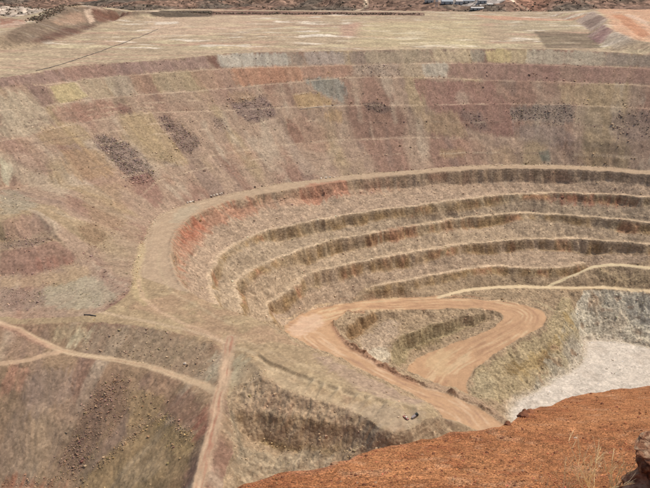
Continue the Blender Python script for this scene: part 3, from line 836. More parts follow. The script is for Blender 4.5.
fp([(90,8),(110,9.5),(132,12),(120,18),(98,22),(92,16)], (124, 82, 66), .85)
fp([(34,21),(46,12),(60,7),(70,7),(58,14),(40,22)], (110, 98, 88), .7, 0)
fp([(50,22),(66,14),(82,12),(86,22),(60,26)], (184, 146, 118), .6)
fp([(86,16),(92,15),(95,21),(90,24)], (214, 184, 158), .8, 0)
fp([(84,10),(92,7),(108,8.6),(106,10),(92,9),(90,16),(86,16)], (210, 182, 156), .8, 0)
fp([(340,26),(362,22),(356,36),(342,36)], (190, 150, 128), .8)
fp([(534,31),(590,33),(602,49),(546,48)], (126, 110, 90), .9, 0)
fp([(365,22),(480,20),(486,46),(352,48)], (196, 182, 136), .5, 3)
fp([(150,16),(260,15),(256,30),(140,40)], (202, 172, 146), .5, 3)
fp([(490,20),(570,20),(586,30),(500,30)], (176, 164, 132), .5, 3)
fp([(470,15),(600,13),(576,20),(500,20)], (204, 150, 118), .8, 1)
fp([(575,21),(594,12),(608,19),(600,26),(591,31)], (178, 156, 142), .9, 0)
fp([(581,24),(600,15),(606,18),(590,29)], (140, 116, 104), .8, 0)
fp([(587,36),(603,25),(614,30),(600,45)], (172, 138, 132), .9, 0)
fp([(590,39),(606,27),(611,29),(597,43)], (150, 108, 108), .7, 0)
fp([(600,45),(614,31),(637,40),(620,52)], (186, 170, 152), .9, 0)
fp([(612,50),(634,39),(645,42),(632,52)], (146, 130, 116), .8, 0)
fp([(596,10),(660,8),(660,44),(636,40),(612,29),(608,18)], (212, 160, 124), .85, 1)
fp([(610,14),(622,14),(650,34),(642,38)], (196, 128, 84), .7, 0)
fp([(628,13),(648,22),(650,27),(624,15)], (214, 186, 164), .6, 0)
fp([(196,14.6),(330,14.8),(424,15.6),(424,12.6),(330,11.4),(196,10.6)], (132, 98, 84), .95, 0)
fp([(150,16),(212,16.4),(212,10.2),(160,10.2)], (92, 80, 68), .9, 0)
for a, b, rgb in (((155,22),(178,24),(218, 206, 188)),((200,45),(250,46),(216, 206, 190)),((210,34),(258,33),(220, 206, 188)),((300,35),(330,36),(222, 212, 194)),((400,43),(445,43),(216, 198, 168))):
    fp([a, (b[0], a[1] - .6), b, (a[0], b[1] + .8)], rgb, .9, 0)

# ------------------------------------------------------------------ materials
def nodes_of(name):
    m = bpy.data.materials.new(name)
    m.use_nodes = True
    nt = m.node_tree
    for n in list(nt.nodes):
        nt.nodes.remove(n)
    return m, nt
def ramp(nt, fac, stops):
    r = nt.nodes.new('ShaderNodeValToRGB')
    nt.links.new(fac, r.inputs[0])
    e = r.color_ramp.elements
    while len(e) < len(stops):
        e.new(0.5)
    for i, (p, c) in enumerate(stops):
        e[i].position = p
        e[i].color = (c, c, c, 1) if isinstance(c, (int, float)) else (*c, 1)
    return r.outputs[0]
def tex_noise(nt, vec, scale, detail=4, rough=.6):
    n = nt.nodes.new('ShaderNodeTexNoise')
    n.inputs['Scale'].default_value = scale
    n.inputs['Detail'].default_value = detail
    n.inputs['Roughness'].default_value = rough
    nt.links.new(vec, n.inputs['Vector'])
    return n.outputs[0]
def mul(nt, a, b, fac=1.0, mode='MULTIPLY'):
    m = nt.nodes.new('ShaderNodeMix'); m.data_type = 'RGBA'; m.blend_type = mode
    if isinstance(fac, float):
        m.inputs[0].default_value = fac
    else:
        nt.links.new(fac, m.inputs[0])
    for s, v in ((6, a), (7, b)):
        if isinstance(v, tuple):
            m.inputs[s].default_value = (*v, 1)
        else:
            nt.links.new(v, m.inputs[s])
    return m.outputs[2]
def finish(nt, col, rough, bump=None, bstr=.5, bdist=.3, spec=.2):
    b = nt.nodes.new('ShaderNodeBsdfPrincipled')
    o = nt.nodes.new('ShaderNodeOutputMaterial')
    if isinstance(col, tuple):
        b.inputs['Base Color'].default_value = (*col, 1)
    else:
        nt.links.new(col, b.inputs['Base Color'])
    b.inputs['Roughness'].default_value = rough
    b.inputs['Specular IOR Level'].default_value = spec
    if bump is not None:
        bp = nt.nodes.new('ShaderNodeBump')
        bp.inputs['Strength'].default_value = bstr
        bp.inputs['Distance'].default_value = bdist
        nt.links.new(bump, bp.inputs['Height'])
        nt.links.new(bp.outputs[0], b.inputs['Normal'])
    nt.links.new(b.outputs[0], o.inputs[0])
    return b
def geo_pos(nt):
    return nt.nodes.new('ShaderNodeNewGeometry').outputs['Position']

def ground_material(name, s_fine, s_mid, contrast, bstr, bdist, cell=1.0, strata=0.0):
    """rubble: each lump its own tone (cells), finer grit, broad variation, faint bedding that shows on steep faces"""
    m, nt = nodes_of(name)
    at = nt.nodes.new('ShaderNodeAttribute'); at.attribute_name = 'Col'
    pos = geo_pos(nt)
    vo = nt.nodes.new('ShaderNodeTexVoronoi'); vo.inputs['Scale'].default_value = cell
    nt.links.new(pos, vo.inputs['Vector'])
    bw = nt.nodes.new('ShaderNodeRGBToBW'); nt.links.new(vo.outputs['Color'], bw.inputs[0])
    f = tex_noise(nt, pos, s_fine, 2.5, .55)
    g = tex_noise(nt, pos, s_mid, 3, .55)
    al = at.outputs['Alpha']
    col = mul(nt, at.outputs['Color'], ramp(nt, bw.outputs[0], [(.22, 1 - contrast), (.36, 1 - contrast * .2), (.64, 1 + contrast * .2), (.78, 1 + contrast * 1.3)]), al)
    col = mul(nt, col, ramp(nt, f, [(.34, 1 - contrast * 1.1), (.46, 1.0), (.56, 1.0), (.68, 1 + contrast * 1.1)]), al)
    col = mul(nt, col, ramp(nt, g, [(.3, 1 - contrast * .6), (.5, 1.0), (.7, 1 + contrast * .5)]))
    if strata:
        mp = nt.nodes.new('ShaderNodeMapping'); mp.inputs['Scale'].default_value = (.05, .05, .5); mp.inputs['Rotation'].default_value = (0, math.radians(-32), 0)
        nt.links.new(pos, mp.inputs['Vector'])
        q = tex_noise(nt, mp.outputs[0], 1.0, 4, .6)
        col = mul(nt, col, ramp(nt, q, [(.35, 1 - strata), (.5, 1.0), (.65, 1 + strata * .7)]))
    h = nt.nodes.new('ShaderNodeMath'); h.operation = 'MULTIPLY_ADD'
    nt.links.new(vo.outputs['Distance'], h.inputs[0]); h.inputs[1].default_value = -.5
    nt.links.new(f, h.inputs[2])
    finish(nt, col, .95, h.outputs[0], bstr, bdist, .08)
    return m
MAT_GROUND = ground_material('mined_rock', .42, .12, .15, .35, .5, .5, .0)
MAT_WALL = ground_material('blasted_rock', .36, .12, .20, .6, .9, .42, .16)
MAT_FAR = ground_material('plateau_soil', .3, .035, .3, .5, .8, .25)
MAT_HILL = ground_material('scrub_hills', .05, .01, .45, .7, 6.0, .07)

def simple(name, rgb, rough=.6, scale=6.0, amt=.25, bump=.2, bd=.02, spec=.3, metallic=0.0):
    m, nt = nodes_of(name)
    pos = nt.nodes.new('ShaderNodeTexCoord').outputs['Object']
    f = tex_noise(nt, pos, scale, 5, .65)
    col = mul(nt, tuple(float(v) for v in rgb), ramp(nt, f, [(.3, 1 - amt), (.7, 1 + amt * .6)]))
    b = finish(nt, col, rough, f, bump, bd, spec)
    b.inputs['Metallic'].default_value = metallic
    return m

# ------------------------------------------------------------------ build the ground meshes
def grid_mesh_objects(rows_y, ncol, u_lo, u_hi):
    ny = len(rows_y)
    f = np.linspace(-1, 1, ncol, dtype=np.float32)
    uh = np.interp(rows_y, [300, 1300, 2200], [u_hi, u_lo, u_lo]).astype(np.float32)
    y = np.repeat(rows_y.astype(np.float32)[:, None], ncol, 1)
    x = y * uh[:, None] * f[None, :]
    return x, y

def mesh_from_arrays(name, co, quads, cols, mat, smooth=True):
    me = bpy.data.meshes.new(name)
    nv, nf = len(co), len(quads)
    k = quads.shape[1]
    me.vertices.add(nv); me.vertices.foreach_set('co', co.astype(np.float32).ravel())
    me.loops.add(nf * k); me.loops.foreach_set('vertex_index', quads.astype(np.int32).ravel())
    me.polygons.add(nf)
    me.polygons.foreach_set('loop_start', np.arange(0, nf * k, k, dtype=np.int32))
    me.polygons.foreach_set('use_smooth', np.full(nf, smooth, bool))
    me.update(calc_edges=True)
    if cols is not None:
        a = me.color_attributes.new('Col', 'FLOAT_COLOR', 'POINT')
        a.data.foreach_set('color', cols.astype(np.float32).ravel())
    me.materials.append(mat)
    return me

def link(name, me, parent=None):
    o = bpy.data.objects.new(name, me)
    COL.objects.link(o)
    if parent:
        o.parent = parent
    return o
def tag(o, label=None, cat=None, group=None, kind=None):
    for k, v in (('label', label), ('category', cat), ('group', group), ('kind', kind)):
        if v:
            o[k] = v
    return o

rows = np.concatenate([np.arange(310, 480, 1.0), np.arange(480, 640, .8), np.arange(640, 1000, .65), np.arange(1000, 1060, .9), np.arange(1060, 1262, 1.7), np.arange(1262, 1500, 4.0), np.arange(1500, 2300, 9.0)])
NC = 870
x, y = grid_mesh_objects(rows, NC, .56, .74)
z = ground(x, y)
xw, yw = warp(x, y)
nearv = (y < 1262)
cn = near_tex(CR, xw, yw)
gn = near_tex(GRAIN, xw, yw)
cf = far_tex(FC, x, y)
t = np.clip((y - 1215) / 45, 0, 1)[..., None]
rim = (near_tex((REG == 1).astype(np.float32), xw, yw) > .5)[..., None] | (y > 1262)[..., None]
col = np.where(rim, cn * (1 - t) + cf * t, cn)
# small scale variety of the rubble, elongated downhill
sfine = st(ST1, x, y)
slp = np.clip((near_tex(SLOPE, x, y) - .2) * 3, 0, 1) * nearv
col = col * (1 + (.06 * np.clip(sfine, -2, 2) + .07 * np.clip(near_tex(FS_, x, y), -2.2, 2.2)) * slp)[..., None]
col = col * (1 + .12 * fbm(x / 5, y / 5, 2, 201) * np.clip(gn * 1.4, .2, 1.2))[..., None]
rgba = np.concatenate([np.clip(col, .01, .9), np.clip(gn, .2, 1)[..., None]], -1).reshape(-1, 4)
co = np.stack([x, y, z + CAM_Z], -1).reshape(-1, 3)
ri = np.clip(((xw - X0) / RES).round().astype(int), 0, NX - 1); rj = np.clip(((yw - Y0) / RES).round().astype(int), 0, NY - 1)
reg = REG[rj, ri].astype(np.int32)
reg[y >= 1262] = 1
# the knoll and the tipped mounds on the plateau are their own terrain
kz = (y > 1300)
knoll = kz & (z > -147.5) & (x < -300)
mound = kz & (z > -147.5) & (x > 300)
valley = (z < -158) & (y > 1700)
reg[knoll] = 16; reg[mound] = 17; reg[valley] = 18
NAMES.update({16: 'knoll', 17: 'tipped_mound', 18: 'valley'})
ny_ = len(rows)
idx = np.arange(ny_ * NC).reshape(ny_, NC)
Q = np.stack([idx[:-1, :-1], idx[:-1, 1:], idx[1:, 1:], idx[1:, :-1]], -1).reshape(-1, 4)
qreg = reg[:-1, :-1].ravel()
wall_parent = None
for i in sorted(NAMES):
    q = Q[qreg == i]
    if len(q) == 0:
        continue
    u, inv = np.unique(q, return_inverse=True)
    mt = MAT_FAR if i in (1, 16, 17, 18) else MAT_WALL if i in (3, 4, 5, 6, 7, 13, 14) else MAT_GROUND
    me = mesh_from_arrays(NAMES[i], co[u], inv.reshape(-1, 4), rgba[u], mt, i not in (13, 14))
    o = link(NAMES[i], me, wall_parent if i in (4, 5, 6, 7) else None)
    if i not in (4, 5, 6, 7):
        o['kind'] = 'structure'
    if i == 3:
        wall_parent = o

# far hills beyond the plateau
fy = np.concatenate([np.arange(2040, 3200, 14.0), np.arange(3200, 9000, 60.0)]).astype(np.float32)
fc = np.linspace(-.62, .62, 280, dtype=np.float32)
hx = fy[:, None] * fc[None, :]; hy = np.repeat(fy[:, None], 280, 1)
def hills_z(hx, hy):
    b = np.interp(hy, [2040, 2300, 2800, 3300, 4500, 9000], [-196, -190, -176, -160, -120, -60])
    n = fbm(hx / 420, hy / 420, 4, 211)
    r = 1 - np.abs(fbm(hx / 260, hy / 260, 3, 223))
    amp = np.interp(hy, [2040, 2400, 3000, 9000], [10, 34, 60, 80])
    return b + amp * (n * .8 + (r - .7) * 1.1) + fbm(hx / 40, hy / 40, 3, 217) * 2
hz = hills_z(hx, hy)
hc = np.zeros(hx.shape + (3,), np.float32) + c8(136, 106, 88)
def hm(w, rgb):
    w = np.clip(w, 0, 1)[..., None]
    hc[:] = hc * (1 - w) + c8(*rgb) * w
hm(np.clip((fbm(hx / 160, hy / 160, 4, 231) - .0) * 3, 0, .8), (104, 96, 84))
hm(np.clip((fbm(hx / 220, hy / 220, 4, 233) - .12) * 3, 0, .7), (162, 112, 88))
hm(np.clip(1 - np.abs(hx - 90 - (hy - 2700) * .35 - 60 * np.sin(hy / 130)) / 9, 0, 1) * (hx > 0), (206, 186, 156))
hm(np.clip(1 - np.abs(hx - 760 - 70 * np.sin(hy / 160)) / 9, 0, 1), (206, 190, 164))
hm(np.clip((np.hypot((hx - 560) / 160, (hy - 2820) / 170) < 1), 0, 1) * .8, (178, 174, 170))
hm(np.clip((np.hypot((hx + 980) / 330, (hy - 2350) / 260) < 1), 0, 1) * .9, (182, 168, 152))
hidx = np.arange(hx.size).reshape(hx.shape)
HQ = np.stack([hidx[:-1, :-1], hidx[:-1, 1:], hidx[1:, 1:], hidx[1:, :-1]], -1).reshape(-1, 4)
hcol = np.concatenate([hc, np.ones(hx.shape + (1,), np.float32)], -1).reshape(-1, 4)
o = link('hills', mesh_from_arrays('hills', np.stack([hx, hy, hz + CAM_Z], -1).reshape(-1, 3), HQ, hcol, MAT_HILL))
o['kind'] = 'structure'
# ------------------------------------------------------------------ red earth slope the lookout stands on
CREST = [(-140,600),(0,560),(150,520),(225,492),(250,481.5),(271,475),(288,468.5),(311,466),(328,464),(345,457.5),(360,451),(385,442),(421,435.5),(458,429.5),(498,426.5),(510,422.5),(521,416),(529,410),(551,405),(578,397),(600,392.8),(625,389.5),(650,386.5),(700,379),(780,372),(900,368)]
FS, FH = .58, 1.6
cu, cy = [], []
for px, py in CREST:
    u, sl = U2(px, py)
    cu.append(u); cy.append(FH / (sl - FS))
def rim_y(u):
    u = np.asarray(u)
    return np.interp(u, cu, cy) * (1 + .012 * fbm(u * 28, u * 0 + 3.3, 4, 303))
def red_z(x, y):
    """height of the red slope relative to the lookout"""
    u = x / y
    e = rim_y(u)
    over = np.maximum(y - e, 0)
    n = fbm(x / 1.4, y / 1.4, 4, 301) * .09 + fbm(x / .33, y / .33, 3, 305) * .022 - np.abs(fbm((x + y * .55) / .8, (y - x * .3) / 5, 3, 307)) * .06 + fbm(x / 6, y / 6, 2, 309) * .12 * np.clip((y - 3) / 4, 0, 1)
    roll = np.clip(1 - np.abs(y - e) / (.25 * 1), 0, 1) * 0
    return -FH - FS * y + n * np.clip(y / 4, .3, 1.0) - roll - np.minimum(over * .55, over * 1.5) - np.clip(over - 2, 0, None) * .12
fu = np.concatenate([np.linspace(-1.6, -.5, 40)[:-1], np.linspace(-.5, .85, 380), np.linspace(.85, 1.9, 30)[1:]]).astype(np.float32)
tt = np.concatenate([np.linspace(0, 1, 220) ** .9, 1 + np.linspace(0.004, .25, 26), 1 + .25 + np.geomspace(.05, 60, 40)]).astype(np.float32)
e = rim_y(fu).astype(np.float32)
y0r = 1.2
ry = np.where(tt[:, None] <= 1, y0r + (e[None, :] - y0r) * tt[:, None], e[None, :] * tt[:, None])
ry = np.minimum(ry, 300 + 0 * ry + tt[:, None] * .01)
rx = ry * fu[None, :]
rz = red_z(rx, ry)
rc = np.zeros(rx.shape + (3,), np.float32) + c8(182, 112, 54, 1.0)
def rm(w, rgb, k=1.0):
    w = np.clip(w, 0, 1)[..., None]
    rc[:] = rc * (1 - w) + c8(*rgb, k) * w
rm(np.clip((fbm(rx / 1.1, ry / 1.1, 4, 311) - .05) * 2, 0, .6), (204, 132, 68))
rm(np.clip((fbm(rx / .5, ry / .5, 4, 313) - .15) * 2, 0, .6), (160, 86, 36))
rm(np.clip((fbm(rx / .25, ry / .25, 3, 315) - .3) * 3, 0, .5), (206, 150, 104))
rm(np.clip(1 - np.abs(ry - rim_y(rx / ry)) / .35, 0, 1) * np.clip(.3 + fbm(rx / .6, ry / .6, 3, 317) * 2, 0, .8), (196, 126, 82))
ridx = np.arange(rx.size).reshape(rx.shape)
RQ = np.stack([ridx[:-1, :-1], ridx[:-1, 1:], ridx[1:, 1:], ridx[1:, :-1]], -1).reshape(-1, 4)
MAT_RED = ground_material('red_earth', 60.0, 5.0, .46, 1.0, .02, 45.0)
o = link('hillside', mesh_from_arrays('hillside', np.stack([rx, ry, rz + CAM_Z], -1).reshape(-1, 3), RQ,
         np.concatenate([rc, np.ones(rx.shape + (1,), np.float32)], -1).reshape(-1, 4), MAT_RED))
o['kind'] = 'structure'
# ------------------------------------------------------------------ loose rock
def gz(x, y):
    return ground(np.atleast_1d(np.float32(x)), np.atleast_1d(np.float32(y))) + CAM_Z
CUBE = np.array([(-1,-1,-1),(1,-1,-1),(1,1,-1),(-1,1,-1),(-1,-1,1),(1,-1,1),(1,1,1),(-1,1,1)], np.float32)
CQ = np.array([(0,3,2,1),(4,5,6,7),(0,1,5,4),(1,2,6,5),(2,3,7,6),(3,0,4,7)])
def rock_field(name, pos, size, cols, mat, sink=.25):
    n = len(pos)
    v = CUBE[None] * (1 + RNG.uniform(-.38, .3, (n, 8, 3)))
    v = v * RNG.uniform(.6, 1.15, (n, 1, 3)) * np.array([1, 1, .75])
    a = RNG.uniform(0, 6.28, n); ca, sa = np.cos(a)[:, None], np.sin(a)[:, None]
    b = RNG.uniform(-.5, .5, n); cb, sb = np.cos(b)[:, None], np.sin(b)[:, None]
    x, y, z = v[..., 0], v[..., 1], v[..., 2]
    y, z = y * cb - z * sb, y * sb + z * cb
    x, y = x * ca - y * sa, x * sa + y * ca
    v = np.stack([x, y, z], -1) * (size * .5)[:, None, None]
    v = v + pos[:, None, :] + np.array([0, 0, 1.0]) * (size * (.4 - sink))[:, None, None]
    q = (CQ[None] + (np.arange(n) * 8)[:, None, None]).reshape(-1, 4)
    rgba = np.concatenate([np.repeat(cols[:, None, :], 8, 1), np.ones((n, 8, 1))], -1).reshape(-1, 4)
    o = link(name, mesh_from_arrays(name, v.reshape(-1, 3), q, rgba, mat, False))
    return o
def rock_material(name, scale):
    m, nt = nodes_of(name)
    at = nt.nodes.new('ShaderNodeAttribute'); at.attribute_name = 'Col'
    f = tex_noise(nt, geo_pos(nt), scale, 4, .6)
    finish(nt, mul(nt, at.outputs['Color'], ramp(nt, f, [(.3, .75), (.7, 1.2)])), .95, f, .4, .1, .08)
    return m
MAT_ROCK = rock_material('broken_rock', 2.0)

dens = np.maximum(ROCK, blur(ROCK, 6, 2)) ** 1.6 + (.004 + .012 * np.clip(FS_ - .6, 0, 2) * (fbm(GX / 30, GY / 30, 2, 503) > 0)) * ((REG == 0) | (REG == 12)) + .014 * ((REG >= 3) & (REG <= 7)) + .02 * (REG == 13) + .006 * (REG == 10) + .03 * (REG == 14) + .01 * (REG == 9)
vis = (np.abs(GX) < GY * .6) & (GY > 330) & (GY < 1255)
w = (dens * vis * (.35 + .65 * (fbm(GX / 9, GY / 9, 2, 501) > -.1))).ravel().astype(np.float64)
pick = RNG.choice(w.size, 25000, p=w / w.sum())
rx_, ry_ = X0 + (pick % NX) + RNG.uniform(-.5, .5, len(pick)), Y0 + (pick // NX) + RNG.uniform(-.5, .5, len(pick))
def line_rocks(pts, n, spread):
    L = densify(pts, 1.0)
    k = RNG.integers(0, len(L), n)
    return L[k, 0] + RNG.normal(0, spread, n), L[k, 1] + RNG.normal(0, spread, n)
lr = [line_rocks([(a, b, 0) for a, b in q_], 110, 1.6) for q_ in LEDGE] + [line_rocks(T[4:-6], 1100, 2.0), line_rocks(L1, 160, 1.8), line_rocks(L2, 380, 2.2), line_rocks(L3, 520, 2.4), line_rocks(lines['M1t'], 220, 2.5), line_rocks(lines['M0t'], 220, 3),
      line_rocks([P(*p) for p in ((160,416,331),(110,455,349),(75,488,366))], 420, 2.2), line_rocks([P(*p) for p in ((66,481,366),(20,484,370),(0,480,370))], 200, 2.2),
      line_rocks([P(*p) for p in ((162,416,328),(180,428,325),(194,437,322))], 200, 2.0), line_rocks([P(*p) for p in ((100,226,272),(92,246,285),(84,262,293))], 160, 5),
      line_rocks([P(*p) for p in ((118,212,268),(104,232,278),(100,250,288))], 160, 4), line_rocks([P(*p) for p in ((50,282,297),(110,304,299),(126,292,299))], 200, 3),
      line_rocks(lines['FL'][4:-4], 300, 3), line_rocks(CB, 240, 3), line_rocks(offset(C3, -14, 0), 260, 3), line_rocks(offset(C2, -14, 0), 260, 3), line_rocks(offset(C1, -14, 0), 260, 3)]
rx_ = np.concatenate([rx_] + [a for a, b in lr]); ry_ = np.concatenate([ry_] + [b for a, b in lr])
nl = sum(len(a) for a, b in lr)
rz_ = ground(rx_, ry_) + CAM_Z
sz = np.clip(RNG.lognormal(-.7, .55, len(rx_)), .22, 2.4) * np.interp(ry_, [330, 700, 1200], [.8, 1.0, 1.5])
xw_, yw_ = warp(np.float32(rx_), np.float32(ry_))
base = near_tex(CR, xw_, yw_)
tone = RNG.choice([1.0, 1.25, 1.5, 1.9, 2.3], len(rx_), p=[.14, .24, .26, .22, .14])
rcol = np.clip(base * tone[:, None] * .9 + RNG.normal(0, .012, (len(rx_), 3)), .02, .7)
o = rock_field('loose_rock', np.stack([rx_, ry_, rz_], -1), sz, rcol, MAT_ROCK)
tag(o, 'broken rock lying loose on the tipped slopes and benches', 'rubble', None, 'stuff')

def boulder_mesh(name, seed, sub=3, rough=.22, flat=1.0):
    bm = bmesh.new()
    bmesh.ops.create_icosphere(bm, subdivisions=sub, radius=1.0)
    rg = random.Random(seed)
    planes = [(Vector((rg.uniform(-1, 1), rg.uniform(-1, 1), rg.uniform(-.8, 1))).normalized(), rg.uniform(.55, .85)) for _ in range(9)]
    for v in bm.verts:
        p = v.co.copy()
        for n, d in planes:
            k = p.dot(n)
            if k > d:
                p -= n * (k - d) * .92
        nn = float(fbm(np.array([p.x * 2 + seed]), np.array([p.y * 2 + p.z * 1.7]), 4, seed % 50)[0])
        v.co = p * (1 + rough * nn)
        v.co.z *= flat
    me = bpy.data.meshes.new(name)
    bm.to_mesh(me); bm.free()
    return me

MAT_PALE = simple('pale_stone', c8(232, 222, 206), .9, 3.0, .25, .5, .05, .1)
MAT_DARKB = simple('dark_stone', c8(110, 92, 78), .9, 3.0, .3, .5, .05, .1)
bm_a = boulder_mesh('boulder', 5, 2)
def boulder(px, py, size, mat, label, group=None, name='boulder'):
    x, y = hit(px, py)
    me = bm_a if name == 'boulder' and mat is MAT_PALE else bm_a.copy()
    if not me.materials:
        me.materials.append(mat)
    elif me.materials[0] is not mat:
        me.materials.clear(); me.materials.append(mat)
    o = link(name, me)
    o.location = (x, y, float(gz(x, y)[0]) + size * .18)
    o.scale = (size * random.uniform(.5, .75), size * random.uniform(.45, .6), size * random.uniform(.35, .5))
    o.rotation_euler = (random.uniform(-.2, .2), random.uniform(-.2, .2), random.uniform(0, 6.28))
    return tag(o, label, 'boulder', group)
bm_a.materials.append(MAT_PALE)
for px, py, sz_ in ((187.5, 202.6, 3.4), (190.5, 201.8, 4.2), (193, 201, 2.6), (211, 196, 2.6), (214, 195.4, 3.0), (217, 195, 3.2), (220, 194.6, 2.4), (222, 194.2, 2.0), (321, 178.8, 3.2), (326, 178.2, 3.6), (330, 177.9, 3.0), (334, 177.5, 2.4)):
    boulder(px, py, sz_, MAT_PALE, 'pale boulder on the outer edge of the rim road, below the tipped slope', 'pale boulders along the rim road')
for px, py, sz_ in ((194, 202, 3.0), (199, 200, 2.2), (211.5, 197, 3.0), (255, 187.6, 2.6), (262, 186, 2.4)):
    boulder(px, py, sz_, MAT_DARKB, 'dark brown boulder beside the rim road, below the tipped slope', 'dark boulders along the rim road')
boulder(185, 364.5, 2.6, MAT_PALE, 'white boulder lying alone on the scree above the western dirt track')
boulder(187, 366, 1.8, MAT_DARKB, 'small dark rock next to the white boulder above the western track')

# ------------------------------------------------------------------ pipes
def tube(name, pts, r, mat, seg=8):
    pts = [Vector(p) for p in pts]
    bm = bmesh.new(); rings = []
    for i, p in enumerate(pts):
        t = (pts[min(i + 1, len(pts) - 1)] - pts[max(i - 1, 0)]).normalized()
        a = t.cross(Vector((0, 0, 1))).normalized(); b = a.cross(t)
        rings.append([bm.verts.new(p + (a * math.cos(k * 2 * math.pi / seg) + b * math.sin(k * 2 * math.pi / seg)) * r) for k in range(seg)])
    for r0, r1 in zip(rings[:-1], rings[1:]):
        for k in range(seg):
            bm.faces.new((r0[k], r0[(k + 1) % seg], r1[(k + 1) % seg], r1[k]))
    bm.faces.new(rings[0][::-1]); bm.faces.new(rings[-1])
    me = bpy.data.meshes.new(name)
    bm.normal_update(); bm.to_mesh(me); bm.free()
    for f in me.polygons:
        f.use_smooth = True
    me.materials.append(mat)
    return link(name, me)
MAT_PIPE = simple('black_poly_pipe', (.022, .021, .022), .5, 1.0, .2, .1, .02, .4)
def pipe_on_ground(name, px_pts, r, mat, n=40):
    g = [hit(*p) for p in px_pts]
    L = densify([(a, b, 0.0) for a, b in g], 12.0)
    z_ = ground(np.float32(L[:, 0]), np.float32(L[:, 1])) + CAM_Z + r * .8
    return tube(name, [(a[0], a[1], float(c)) for a, c in zip(L, z_)], r, mat)
tag(pipe_on_ground('pipeline', [(36,71),(49,68),(60,65),(71,61.5),(84,57),(96,53),(116,45.5),(138,37.5),(158,29.5)], .42, MAT_PIPE), 'long black pipeline curving across the pale plateau', 'pipeline')
tag(pipe_on_ground('pipe_length', [(84,315),(90,315.6),(96,316.4)], .55, MAT_PIPE), 'short black pipe lying on the old bench near the pale fan', 'pipe')
tag(pipe_on_ground('white_hose', [(300,109),(320,107),(343,104.6)], .35, MAT_PALE), 'thin white pipe along a ledge of the tipped slope', 'pipe')

# ------------------------------------------------------------------ machines on the near bench
def box(bm, x0, x1, y0, y1, z0, z1, tx=0.0, ty=0.0):
    """box whose top is drawn in by tx / ty at each end"""
    v = [bm.verts.new(p) for p in ((x0, y0, z0), (x1, y0, z0), (x1, y1, z0), (x0, y1, z0), (x0 + tx, y0 + ty, z1), (x1 - tx, y0 + ty, z1), (x1 - tx, y1 - ty, z1), (x0 + tx, y1 - ty, z1))]
    for f in ((0, 3, 2, 1), (4, 5, 6, 7), (0, 1, 5, 4), (1, 2, 6, 5), (2, 3, 7, 6), (3, 0, 4, 7)):
        bm.faces.new([v[i] for i in f])
def part(name, build, mat, parent, bevel=.04):
    bm = bmesh.new(); build(bm)
    if bevel:
        bmesh.ops.bevel(bm, geom=bm.edges[:], offset=bevel, segments=2, affect='EDGES', profile=.5)
    bm.normal_update()
    me = bpy.data.meshes.new(name); bm.to_mesh(me); bm.free()
    me.materials.append(mat)
    return link(name, me, parent)
def wheel(parent, x, y, r, w_):
    def ring(rad, wid):
        def f(bm):
            bmesh.ops.create_cone(bm, cap_ends=True, segments=20, radius1=rad, radius2=rad, depth=wid, matrix=Matrix.Translation((x, y, r)) @ Matrix.Rotation(math.pi / 2, 4, 'X'))
        return f
    t_ = part('wheel', ring(r, w_), MAT_TYRE, parent, .05)
    part('rim', ring(r * .55, w_ + .05), MAT_STEEL, t_, .02)
MAT_TYRE = simple('tyre_rubber', (.02, .02, .02), .9, 8, .2)
MAT_STEEL = simple('dusty_steel', (.28, .26, .24), .6, 6, .25, .1, .02, .5, .5)
MAT_GLASS = simple('dark_glass', (.02, .025, .03), .12, 3, .1, 0, .01, .6)
MAT_PINK = simple('dusty_red_paint', c8(196, 120, 112), .5, 4, .2, .1, .02, .4)
MAT_CAB = simple('dark_green_paint', c8(58, 66, 60), .5, 4, .25, .1, .02, .4)
MAT_BOX = simple('dusty_grey_paint', c8(168, 158, 160), .55, 3, .2, .1, .02, .35)
MAT_CHASSIS = simple('black_chassis', (.025, .022, .02), .8, 5, .3)
MAT_LAMP = simple('lamp_lens', (.7, .68, .6), .3, 5, .1)
def empty(name, loc, rz):
    o = bpy.data.objects.new(name, None)
    COL.objects.link(o); o.location = loc; o.rotation_euler = (0, 0, rz)
    o.empty_display_size = .5
    return o
def seat(o, dx, dy, rz):
    """tilt the vehicle on to the ground under its wheels"""
    c_, s_ = math.cos(rz), math.sin(rz)
    x, y = o.location.x, o.location.y
    f = [float(gz(x + c_ * sx_ * dx - s_ * sy_ * dy, y + s_ * sx_ * dx + c_ * sy_ * dy)[0]) for sx_ in (-1, 1) for sy_ in (-1, 1)]
    o.location.z = sum(f) / 4 - .04
    pitch = math.atan2((f[0] + f[1]) / 2 - (f[2] + f[3]) / 2, 2 * dx)
    roll = math.atan2((f[1] + f[3]) / 2 - (f[0] + f[2]) / 2, 2 * dy)
    o.rotation_euler = (roll, pitch, rz)
